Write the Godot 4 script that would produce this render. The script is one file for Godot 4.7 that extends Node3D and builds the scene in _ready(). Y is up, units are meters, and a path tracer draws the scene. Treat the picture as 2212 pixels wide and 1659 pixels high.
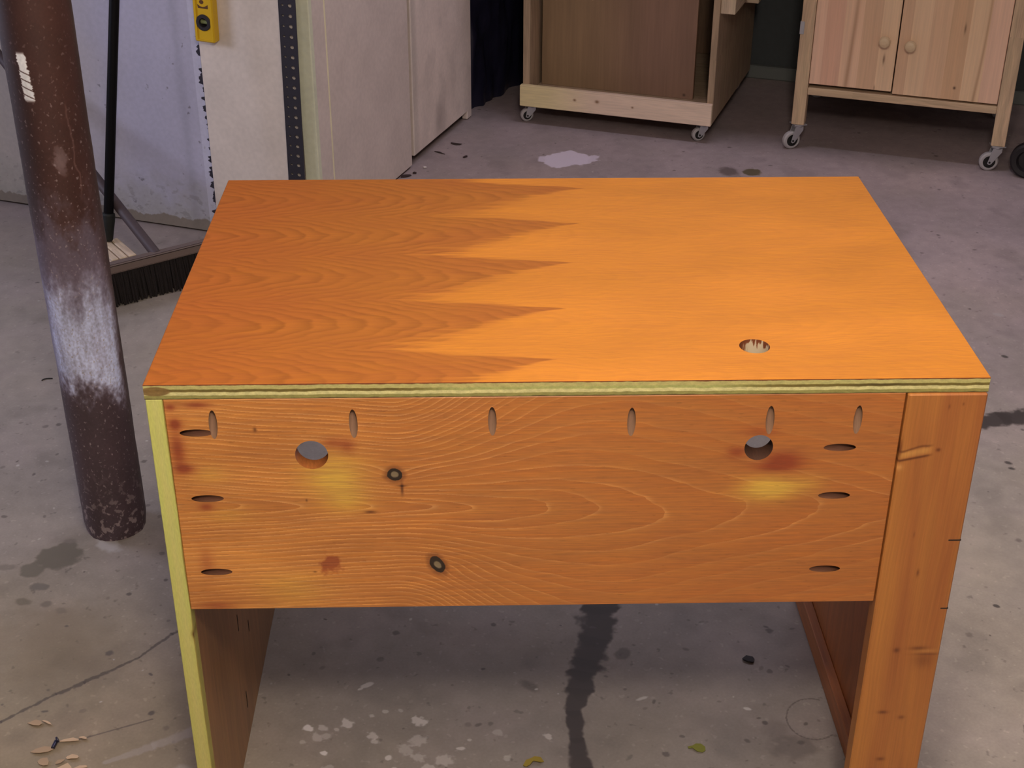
extends Node3D
# World: the room is square to the axes (x along the walls, z towards the viewer, y up, floor at y = 0).
# The stained bench stands turned in it by TH; its own frame is x along the front, z = 0 at the front face.

const TH := 0.357792
const BW := 0.914
const BD := 0.606
const BH := 0.7225
var M := {}
var rng := RandomNumberGenerator.new()
var used := {}

# ------------------------------------------------------------------ helpers: naming
func numbered(called: String) -> String:
	if not used.has(called):
		used[called] = 0
		return called
	used[called] += 1
	return "%s_%03d" % [called, used[called]]

func tag(o: Node, label: String, category: String, group := "", kind := "") -> Node:
	o.set_meta("label", label)
	o.set_meta("category", category)
	if group != "": o.set_meta("group", group)
	if kind != "": o.set_meta("kind", kind)
	return o

func thing(called: String, label: String, category: String, at := Vector3.ZERO, turn := 0.0, group := "") -> Node3D:
	var o := Node3D.new()
	o.name = numbered(called)
	add_child(o, true)
	o.position = at
	o.rotation.y = turn
	tag(o, label, category, group)
	return o

func obj(called: String, mesh: Mesh, mat: Material, parent: Node = null) -> MeshInstance3D:
	var o := MeshInstance3D.new()
	o.name = called if parent else numbered(called)
	o.mesh = mesh
	if mat: o.material_override = mat
	(parent if parent else self).add_child(o, true)
	return o

func struct(called: String, mesh: Mesh, mat: Material) -> MeshInstance3D:
	var o := obj(called, mesh, mat)
	o.set_meta("kind", "structure")
	return o

# ------------------------------------------------------------------ helpers: shapes
func mk() -> SurfaceTool:
	var st := SurfaceTool.new()
	st.begin(Mesh.PRIMITIVE_TRIANGLES)
	return st

func tri(st: SurfaceTool, a: Vector3, b: Vector3, c: Vector3, n: Vector3, ua: Vector2, ub: Vector2, uc: Vector2) -> void:
	if (b - a).cross(c - a).dot(n) > 0.0:
		var t := b; b = c; c = t
		var tu := ub; ub = uc; uc = tu
	st.set_normal(n); st.set_uv(ua); st.add_vertex(a)
	st.set_normal(n); st.set_uv(ub); st.add_vertex(b)
	st.set_normal(n); st.set_uv(uc); st.add_vertex(c)

func quad(st: SurfaceTool, a: Vector3, b: Vector3, c: Vector3, d: Vector3, n: Vector3, ua := Vector2(), ub := Vector2(), uc := Vector2(), ud := Vector2()) -> void:
	tri(st, a, b, c, n, ua, ub, uc)
	tri(st, a, c, d, n, ua, uc, ud)

# chamfered box; g = the axis the grain runs along (texture v), s = texture repeats per metre
func cbox(st: SurfaceTool, lo: Vector3, hi: Vector3, b := 0.001, g := 1, s := 1.0, off := Vector2.ZERO, xf := Transform3D.IDENTITY, faces = null) -> void:
	b = minf(b, 0.49 * minf(hi.x - lo.x, minf(hi.y - lo.y, hi.z - lo.z)))
	var uvf := func(p: Vector3, a: int) -> Vector2:
		var al := g
		var ac := 0
		if a == g:
			ac = (a + 1) % 3; al = (a + 2) % 3
		else:
			ac = 3 - a - g
		return Vector2(p[ac], p[al]) * s + off
	if faces != null: uvf = faces
	for a in 3:
		var i := (a + 1) % 3
		var j := (a + 2) % 3
		for sg in [0, 1]:
			var q := []
			for k in [[0, 0], [1, 0], [1, 1], [0, 1]]:
				var p := Vector3()
				p[a] = hi[a] if sg else lo[a]
				p[i] = (hi[i] - b) if k[0] else (lo[i] + b)
				p[j] = (hi[j] - b) if k[1] else (lo[j] + b)
				q.append(p)
			var n := Vector3(); n[a] = 1.0 if sg else -1.0
			quad(st, xf * q[0], xf * q[1], xf * q[2], xf * q[3], xf.basis * n, uvf.call(q[0], a), uvf.call(q[1], a), uvf.call(q[2], a), uvf.call(q[3], a))
		# the four edges along axis a
		for si in [0, 1]:
			for sj in [0, 1]:
				var n2 := Vector3(); n2[i] = 1.0 if si else -1.0; n2[j] = 1.0 if sj else -1.0
				n2 = n2.normalized()
				var e := []
				for k in [[0, 0], [1, 0], [1, 1], [0, 1]]:
					var p := Vector3()
					p[a] = (hi[a] - b) if k[0] else (lo[a] + b)
					if k[1]:
						p[i] = hi[i] if si else lo[i]
						p[j] = (hi[j] - b) if sj else (lo[j] + b)
					else:
						p[i] = (hi[i] - b) if si else (lo[i] + b)
						p[j] = hi[j] if sj else lo[j]
					e.append(p)
				quad(st, xf * e[0], xf * e[1], xf * e[2], xf * e[3], xf.basis * n2, uvf.call(e[0], j), uvf.call(e[1], j), uvf.call(e[2], j), uvf.call(e[3], j))
	for sx in [0, 1]:
		for sy in [0, 1]:
			for sz in [0, 1]:
				var o := Vector3(hi.x if sx else lo.x, hi.y if sy else lo.y, hi.z if sz else lo.z)
				var c := Vector3((hi.x - b) if sx else (lo.x + b), (hi.y - b) if sy else (lo.y + b), (hi.z - b) if sz else (lo.z + b))
				var p0 := Vector3(o.x, c.y, c.z)
				var p1 := Vector3(c.x, o.y, c.z)
				var p2 := Vector3(c.x, c.y, o.z)
				tri(st, xf * p0, xf * p1, xf * p2, xf.basis * (o - c).normalized(), uvf.call(p0, 0), uvf.call(p1, 0), uvf.call(p2, 0))

func boxm(lo: Vector3, hi: Vector3, b := 0.001, g := 1, s := 1.0, off := Vector2.ZERO) -> ArrayMesh:
	var st := mk()
	cbox(st, lo, hi, b, g, s, off)
	return st.commit()

# turned shape round the y axis of xf; profile of (radius, height); closed where the radius is 0
func lathe(st: SurfaceTool, prof: Array, seg := 24, xf := Transform3D.IDENTITY, vs := 1.0) -> void:
	var run := 0.0
	for k in prof.size() - 1:
		var p0: Vector2 = prof[k]
		var p1: Vector2 = prof[k + 1]
		var ln := p0.distance_to(p1)
		if ln < 1e-7: continue
		var nr := Vector2(p1.y - p0.y, -(p1.x - p0.x)).normalized()
		for i in seg:
			var a0 := TAU * i / seg
			var a1 := TAU * (i + 1) / seg
			var d0 := Vector3(cos(a0), 0, sin(a0))
			var d1 := Vector3(cos(a1), 0, sin(a1))
			var P := [d0 * p0.x + Vector3.UP * p0.y, d1 * p0.x + Vector3.UP * p0.y, d1 * p1.x + Vector3.UP * p1.y, d0 * p1.x + Vector3.UP * p1.y]
			var N := [d0 * nr.x + Vector3.UP * nr.y, d1 * nr.x + Vector3.UP * nr.y]
			var U := [Vector2(float(i) / seg, p0.y * vs), Vector2(float(i + 1) / seg, p0.y * vs), Vector2(float(i + 1) / seg, p1.y * vs), Vector2(float(i) / seg, p1.y * vs)]
			var tris := [[0, 1, 2], [0, 2, 3]]
			for t in tris:
				var A: Vector3 = P[t[0]]
				var B: Vector3 = P[t[1]]
				var C: Vector3 = P[t[2]]
				var cr := (B - A).cross(C - A)
				if cr.length() < 1e-12: continue
				var o := [t[0], t[1], t[2]]
				if cr.dot(N[0] + N[1]) > 0: o = [t[0], t[2], t[1]]
				for v in o:
					st.set_normal(xf.basis * (N[0] if v in [0, 3] else N[1])); st.set_uv(U[v]); st.add_vertex(xf * (P[v] as Vector3))
		run += ln

func along(a: Vector3, b: Vector3) -> Transform3D:   # y axis from a to b, origin at a
	var y := (b - a).normalized()
	var x := y.cross(Vector3(0.137, 0.21, 0.97)).normalized()
	return Transform3D(Basis(x, y, x.cross(y)), a)

func rod(st: SurfaceTool, a: Vector3, b: Vector3, r: float, seg := 16, r2 := -1.0, vs := 1.0) -> void:
	var l := a.distance_to(b)
	if r2 < 0: r2 = r
	var c := minf(r, r2) * 0.15
	lathe(st, [Vector2(0, 0), Vector2(r - c, 0), Vector2(r, c), Vector2(r2, l - c), Vector2(r2 - c, l), Vector2(0, l)], seg, along(a, b), vs)

# flat outline (in xf's xy plane) given thickness h along xf's z, with a small bevel
func prism(st: SurfaceTool, poly: PackedVector2Array, h: float, xf: Transform3D, b := 0.0) -> void:
	var inner := poly
	if b > 0.0:
		var r := Geometry2D.offset_polygon(poly, -b)
		if r.size() == 1 and r[0].size() > 2: inner = r[0]
		else: b = 0.0
	var idx := Geometry2D.triangulate_polygon(inner)
	for k in range(0, idx.size(), 3):
		for sg in [0.0, 1.0]:
			var p := []
			for q in 3:
				var w := inner[idx[k + q]]
				p.append(Vector3(w.x, w.y, h * sg))
			tri(st, xf * p[0], xf * p[1], xf * p[2], xf.basis * Vector3(0, 0, 1.0 if sg else -1.0), Vector2(p[0].x, p[0].y), Vector2(p[1].x, p[1].y), Vector2(p[2].x, p[2].y))
	var side := poly if b <= 0.0 else inner
	var cw := Geometry2D.is_polygon_clockwise(side)
	for k in side.size():
		var a := side[k]
		var c := side[(k + 1) % side.size()]
		var n := Vector2(c.y - a.y, a.x - c.x).normalized() * (-1.0 if cw else 1.0)
		var n3 := Vector3(n.x, n.y, 0)
		if b <= 0.0:
			quad(st, xf * Vector3(a.x, a.y, 0), xf * Vector3(c.x, c.y, 0), xf * Vector3(c.x, c.y, h), xf * Vector3(a.x, a.y, h), xf.basis * n3, a, c, c + n * h, a + n * h)
		else:
			var ao := a + n * b
			var co := c + n * b
			quad(st, xf * Vector3(a.x, a.y, 0), xf * Vector3(c.x, c.y, 0), xf * Vector3(co.x, co.y, b), xf * Vector3(ao.x, ao.y, b), xf.basis * (n3 + Vector3(0, 0, -1)).normalized(), a, c, co, ao)
			quad(st, xf * Vector3(ao.x, ao.y, b), xf * Vector3(co.x, co.y, b), xf * Vector3(co.x, co.y, h - b), xf * Vector3(ao.x, ao.y, h - b), xf.basis * n3, a, c, co, ao)
			quad(st, xf * Vector3(a.x, a.y, h), xf * Vector3(c.x, c.y, h), xf * Vector3(co.x, co.y, h - b), xf * Vector3(ao.x, ao.y, h - b), xf.basis * (n3 + Vector3(0, 0, 1)).normalized(), a, c, co, ao)

# ------------------------------------------------------------------ helpers: textures
func noise(freq: float, oct := 3, sd := 1, type := FastNoiseLite.TYPE_SIMPLEX_SMOOTH) -> FastNoiseLite:
	var n := FastNoiseLite.new()
	n.noise_type = type
	n.seed = sd
	n.frequency = freq
	n.fractal_octaves = oct
	if oct == 1: n.fractal_type = FastNoiseLite.FRACTAL_NONE
	return n

# f(u, v) -> Color for every pixel, v down
func paint(w: int, h: int, f: Callable) -> Image:
	var all := PackedByteArray()
	all.resize(w * h * 3)
	var i := 0
	for y in h:
		var v := (y + 0.5) / h
		for x in w:
			var c: Color = f.call((x + 0.5) / w, v)
			all[i] = clampi(int(c.r * 255.0), 0, 255)
			all[i + 1] = clampi(int(c.g * 255.0), 0, 255)
			all[i + 2] = clampi(int(c.b * 255.0), 0, 255)
			i += 3
	return Image.create_from_data(w, h, false, Image.FORMAT_RGB8, all)

func rgb(r: float, g: float, b: float) -> Color:
	return Color(r / 255.0, g / 255.0, b / 255.0)

func tex(img: Image) -> ImageTexture:
	img.generate_mipmaps()
	return ImageTexture.create_from_image(img)

func mat(c: Color, rough := 0.6, metal := 0.0) -> StandardMaterial3D:
	var m := StandardMaterial3D.new()
	m.albedo_color = c
	m.roughness = rough
	m.metallic = metal
	return m

func tmat(t: Texture2D, rough := 0.6, tint := Color.WHITE) -> StandardMaterial3D:
	var m := mat(tint, rough)
	m.albedo_texture = t
	return m

func gs(x: float, y: float, cx: float, cy: float, sx: float, sy: float) -> float:
	var a := (x - cx) / sx
	var b := (y - cy) / sy
	return exp(-a * a - b * b)

# ------------------------------------------------------------------ the scene
func _ready() -> void:
	rng.seed = 7
	make_materials()
	# camera
	var cam := Camera3D.new()
	cam.name = "camera"
	cam.fov = 30.2495
	cam.near = 0.05
	cam.far = 40.0
	cam.transform = Transform3D(Basis(Vector3.UP, TH) * Basis.from_euler(Vector3(-0.507042, -0.024429, 0.002849)), Vector3(0.8075, 1.4609, 1.1243))
	add_child(cam)
	cam.current = true
	# environment: a closed room, so the sky only stands outside its window
	var env := Environment.new()
	env.background_mode = Environment.BG_COLOR
	env.background_color = Color(0.55, 0.62, 0.75)
	env.background_energy_multiplier = 0.6
	env.ambient_light_source = Environment.AMBIENT_SOURCE_DISABLED
	env.tonemap_mode = Environment.TONE_MAPPER_LINEAR
	env.tonemap_exposure = 0.94
	env.sdfgi_enabled = true
	env.ssao_enabled = true
	env.ssil_enabled = true
	var we := WorldEnvironment.new()
	we.name = "world_environment"
	we.environment = env
	add_child(we)
	# the lamps of the room (each is a glowing fitting with a light of its size in front)
	tube_lamp("warm white shop light hanging above the front of the orange bench", Vector3(0.69, 2.08, 0.17), Color(1.0, 0.94, 0.86), 1.85, PI / 2, 0.16)
	tube_lamp("bluish white ceiling tube light in front of the added overhead box", Vector3(0.15, 2.24, -2.50), Color(0.95, 0.93, 1.0), 1.4)
	bulb_lamp("round frosted globe lamp in a white holder behind the viewer", Vector3(0.95, 2.2, 1.15), Color(1.0, 0.94, 0.88), 2.1)
	window_light(Color(0.86, 0.88, 1.0), 2.2)

	room()
	bench()
	wall_things()
	cupboard()
	broom()
	column()
	cart()
	wheeled_cabinet()
	floor_bits()

func bulb_lamp(label: String, at: Vector3, c: Color, e: float) -> void:
	var t := thing("ceiling_lamp", label, "lamp", Vector3(at.x, 2.3, at.z))
	var st := mk()
	lathe(st, [Vector2(0, 0), Vector2(0.06, 0), Vector2(0.058, -0.015), Vector2(0.028, -0.03), Vector2(0.024, -0.05), Vector2(0, -0.05)], 24)
	obj("holder", st.commit(), mat(rgb(225, 222, 215), 0.4), t)
	var sb := mk()
	var gp := [Vector2(0, -0.05), Vector2(0.030, -0.05)]
	for k in 13:
		var an := -1.30 + (PI / 2 + 1.30) * k / 12.0
		gp.append(Vector2(0.115 * cos(an), -0.160 - 0.115 * sin(an)))
	lathe(sb, gp, 28)
	var m := mat(rgb(255, 244, 225), 0.5)
	m.emission_enabled = true
	m.emission = c
	m.emission_energy_multiplier = 1.5
	obj("globe", sb.commit(), m, t)
	var l := OmniLight3D.new()
	l.name = "bulb_glow"
	l.light_color = c
	l.light_energy = e
	l.light_size = 0.115
	l.omni_range = 12.0
	l.omni_attenuation = 2.0
	l.shadow_enabled = true
	l.position = Vector3(0, -0.160, 0)
	t.add_child(l)

func tube_lamp(label: String, at: Vector3, c: Color, e: float, turn := 0.0, hang := 0.0) -> void:
	var t := thing("tube_light", label, "light", at, turn)
	for s in [-0.5, 0.5]:
		if hang > 0.0:
			var sc := mk()
			rod(sc, Vector3(s, 0.059, 0), Vector3(s, 0.059 + hang, 0), 0.003, 8)
			obj("chain", sc.commit(), M.zinc, t)
	obj("housing", boxm(Vector3(-0.62, 0.012, -0.07), Vector3(0.62, 0.06, 0.07), 0.006), mat(rgb(230, 230, 228), 0.5), t)
	var m := mat(Color(1, 1, 1), 0.5)
	m.emission_enabled = true
	m.emission = c
	m.emission_energy_multiplier = 3.0
	for s in [-1, 1]:
		var st := mk()
		rod(st, Vector3(-0.59, -0.005, 0.035 * s), Vector3(0.59, -0.005, 0.035 * s), 0.013)
		obj("tube", st.commit(), m, t)
	var l := AreaLight3D.new()
	l.name = "tube_glow"
	l.light_color = c
	l.light_energy = e
	l.area_size = Vector2(1.18, 0.1)
	l.area_range = 12.0
	l.shadow_enabled = true
	l.position = Vector3(0, -0.022, 0)
	l.rotation.x = -PI / 2
	t.add_child(l)

func window_light(c: Color, e: float) -> void:
	var m := mat(Color(0.9, 0.93, 1.0), 0.4)
	m.emission_enabled = true
	m.emission = c
	m.emission_energy_multiplier = 2.0
	var t := Node3D.new()
	t.name = "window_1"
	t.set_meta("kind", "structure")
	add_child(t)
	t.position = Vector3(-2.7, 1.25, -0.6)
	var st := mk()
	for q in [[-0.45, -0.4, -0.33, 0.4], [0.4, 0.45, -0.33, 0.4], [-0.025, 0.025, -0.33, 0.4]]:
		cbox(st, Vector3(-0.05, q[2], q[0]), Vector3(0.0, q[3], q[1]), 0.003)
	for q in [[-0.38, -0.33], [0.4, 0.45]]:
		cbox(st, Vector3(-0.05, q[0], -0.45), Vector3(0.0, q[1], 0.45), 0.003)
	obj("window_frame", st.commit(), mat(rgb(220, 218, 210), 0.5), t)
	for s in [[-0.4, -0.025], [0.025, 0.4]]:
		obj("pane", boxm(Vector3(-0.035, -0.33, s[0]), Vector3(-0.029, 0.4, s[1]), 0.001), m, t)
	var l := AreaLight3D.new()
	l.name = "window_glow"
	l.light_color = c
	l.light_energy = e
	l.area_size = Vector2(0.8, 0.72)
	l.area_range = 12.0
	l.shadow_enabled = true
	l.position = Vector3(0.012, 0.035, 0)
	l.rotation.y = -PI / 2
	t.add_child(l)

# ------------------------------------------------------------------ materials
func make_materials() -> void:
	# generic wood grain, streaks along v, tinted by each material
	var na := noise(1.0, 4, 11)
	var nb := noise(1.0, 3, 12)
	var wood := tex(paint(384, 768, func(u: float, v: float) -> Color:
		var k := 0.86 + 0.10 * na.get_noise_2d(u * 26.0 + 1.2 * nb.get_noise_2d(u * 2.0, v * 1.5), v * 1.1) + 0.07 * na.get_noise_2d(u * 110.0, v * 4.0 + 9.0) + 0.04 * nb.get_noise_2d(u * 3.0 + 5.0, v * 2.0)
		return Color(k, k * (0.985 + 0.02 * nb.get_noise_2d(u * 6.0, v)), k * 0.97)))
	var mottle := tex(paint(320, 320, func(u: float, v: float) -> Color:
		var k := 0.93 + 0.04 * na.get_noise_3d(u * 5.0, v * 5.0, 1.0) + 0.03 * nb.get_noise_2d(u * 40.0, v * 40.0)
		return Color(k, k, k)))
	M.wood_tex = wood
	M.pine = tmat(wood, 0.6, rgb(232, 204, 172))
	M.pine_pale = tmat(wood, 0.6, rgb(238, 218, 192))
	M.pine_dull = tmat(wood, 0.65, rgb(196, 172, 146))
	M.shellac = tmat(wood, 0.42, rgb(172, 126, 78))
	M.shellac_dark = tmat(wood, 0.42, rgb(190, 116, 62))
	M.raw_cut = tmat(wood, 0.8, rgb(158, 122, 96))
	M.shaded_cut = tmat(wood, 0.8, rgb(112, 70, 46))  # dark tone stands for the shade inside the sideways screw slots
	M.dark_cut = tmat(wood, 0.8, rgb(84, 52, 36))  # darker lining for the right-hand dog hole
	M.ply_edge_pale = tmat(wood, 0.7, rgb(210, 202, 118))
	M.brown_ply = tmat(wood, 0.6, rgb(132, 104, 82))
	M.cream = tmat(mottle, 0.5, rgb(196, 182, 174))
	M.cream.uv1_triplanar = true
	M.cream.uv1_scale = Vector3(1.4, 1.4, 1.4)
	M.cream_warm = M.cream.duplicate()
	M.cream_warm.albedo_color = rgb(240, 230, 200)
	M.cream_light = M.cream.duplicate()
	M.cream_light.albedo_color = rgb(238, 226, 218)
	M.cream_side = M.cream.duplicate()
	M.cream_side.albedo_color = rgb(230, 214, 207)
	M.pine_knob = mat(rgb(214, 188, 154), 0.5)
	M.pale_green = M.cream.duplicate()
	M.pale_green.albedo_color = rgb(230, 232, 206)
	M.plaster = tmat(mottle, 0.85, rgb(190, 186, 184))
	M.plaster.uv1_triplanar = true
	M.whitewash = M.plaster.duplicate()
	M.whitewash.albedo_color = rgb(188, 178, 172)
	M.dark_wall = M.plaster.duplicate()
	M.dark_wall.albedo_color = rgb(72, 76, 78)
	M.plain_floor = M.plaster.duplicate()
	M.plain_floor.albedo_color = rgb(160, 151, 145)
	M.zinc = mat(rgb(196, 198, 204), 0.38, 0.75)
	M.steel_dark = mat(rgb(58, 56, 66), 0.55, 0.4)
	M.rubber = mat(rgb(22, 21, 22), 0.6)
	M.black = mat(rgb(11, 10, 13), 0.5)
	M.black.metallic_specular = 0.25
	M.grey_rubber = mat(rgb(176, 172, 176), 0.6)

# ------------------------------------------------------------------ floor colour, in metres
var fn1: FastNoiseLite
var fn2: FastNoiseLite
var fn3: FastNoiseLite
func floor_color(x: float, z: float) -> Color:
	var a := fn1.get_noise_2d(x * 1.3, z * 1.3)
	var b := fn1.get_noise_2d(x * 4.0 + 7.0, z * 4.0)
	var c := fn2.get_noise_2d(x * 22.0, z * 22.0)
	var d := fn3.get_noise_2d(x * 160.0, z * 160.0)
	var k := 1.0 + 0.06 * a + 0.06 * b + 0.045 * c + 0.03 * d
	# warm tan at the front left, mauve grey at the back, neutral grey on the right
	var tan_w := clampf(gs(x, z, -0.45, -0.05, 0.42, 0.36) + 0.3 * a, 0, 1)
	var mauve := clampf(smoothstep(-1.2, -2.4, z) + 0.35 * b, 0, 1)
	var side := 1.0 + 0.07 * smoothstep(0.45, 0.95, x + 0.2 * a) - 0.05 * smoothstep(0.1, -0.6, x)  # right lightened, left dimmed: uneven lamplight painted into the floor
	k *= side
	var r := 156.0 + 2.0 * tan_w + 2.0 * mauve
	var g := 147.0 - 4.0 * tan_w - 4.0 * mauve
	var bl := 140.0 - 24.0 * tan_w + 5.0 * mauve
	# bench shade painted into the floor, then worn, darker patches and pale scuffs
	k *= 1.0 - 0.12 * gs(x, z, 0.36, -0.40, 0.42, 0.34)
	var worn := smoothstep(0.25, 0.6, fn2.get_noise_2d(x * 5.0 + 31.0, z * 5.0))
	k *= 1.0 - 0.07 * worn
	var pit := smoothstep(0.52, 0.72, fn2.get_noise_2d(x * 34.0 + 3.0, z * 34.0))
	k *= 1.0 - 0.16 * pit
	var sp := smoothstep(0.56, 0.68, fn3.get_noise_2d(x * 55.0 + 50.0, z * 55.0))
	k *= 1.0 + 0.08 * sp
	return Color(r * k / 255.0, g * k / 255.0, bl * k / 255.0)

class Pad:   # an image over a rectangle of the floor, to stain
	var img: Image
	var x0: float
	var z0: float
	var x1: float
	var z1: float
	var n: FastNoiseLite
	func put(px: int, py: int, c: Color, a: float) -> void:
		if a <= 0.003: return
		img.set_pixel(px, py, img.get_pixel(px, py).lerp(c, minf(a, 1.0)))
	func blot(cx: float, cz: float, rx: float, rz: float, turn: float, c: Color, a: float, soft := 0.25, rag := 0.25, rf := 60.0) -> void:
		var w := img.get_width()
		var h := img.get_height()
		var R := maxf(rx, rz) * 1.6
		var ca := cos(turn)
		var sa := sin(turn)
		for py in range(maxi(0, int((cz - R - z0) / (z1 - z0) * h)), mini(h, int((cz + R - z0) / (z1 - z0) * h) + 2)):
			for px in range(maxi(0, int((cx - R - x0) / (x1 - x0) * w)), mini(w, int((cx + R - x0) / (x1 - x0) * w) + 2)):
				var x := x0 + (px + 0.5) / w * (x1 - x0) - cx
				var z := z0 + (py + 0.5) / h * (z1 - z0) - cz
				var q := Vector2((x * ca + z * sa) / rx, (-x * sa + z * ca) / rz).length()
				q += rag * n.get_noise_2d((x + cx) * rf, (z + cz) * rf)
				put(px, py, c, a * (1.0 - smoothstep(1.0 - soft, 1.0 + soft, q)))
	func line(pts: Array, c: Color, a: float, soft := 0.3, rag := 0.4, rf := 40.0) -> void:   # pts of Vector3(x, z, half width)
		var w := img.get_width()
		var h := img.get_height()
		for k in pts.size() - 1:
			var p: Vector3 = pts[k]
			var q: Vector3 = pts[k + 1]
			var R := maxf(p.z, q.z) * 1.8
			var a2 := Vector2(p.x, p.y)
			var d := Vector2(q.x, q.y) - a2
			for py in range(maxi(0, int((minf(p.y, q.y) - R - z0) / (z1 - z0) * h)), mini(h, int((maxf(p.y, q.y) + R - z0) / (z1 - z0) * h) + 2)):
				for px in range(maxi(0, int((minf(p.x, q.x) - R - x0) / (x1 - x0) * w)), mini(w, int((maxf(p.x, q.x) + R - x0) / (x1 - x0) * w) + 2)):
					var o := Vector2(x0 + (px + 0.5) / w * (x1 - x0), z0 + (py + 0.5) / h * (z1 - z0))
					var t := clampf((o - a2).dot(d) / d.length_squared(), 0, 1)
					if k > 0 and t <= 0.0: continue
					var e := (o - a2 - d * t).length() / lerpf(p.z, q.z, t)
					e += rag * n.get_noise_2d(o.x * rf, o.y * rf)
					put(px, py, c, a * (1.0 - smoothstep(1.0 - soft, 1.0 + soft, e)))

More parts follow.
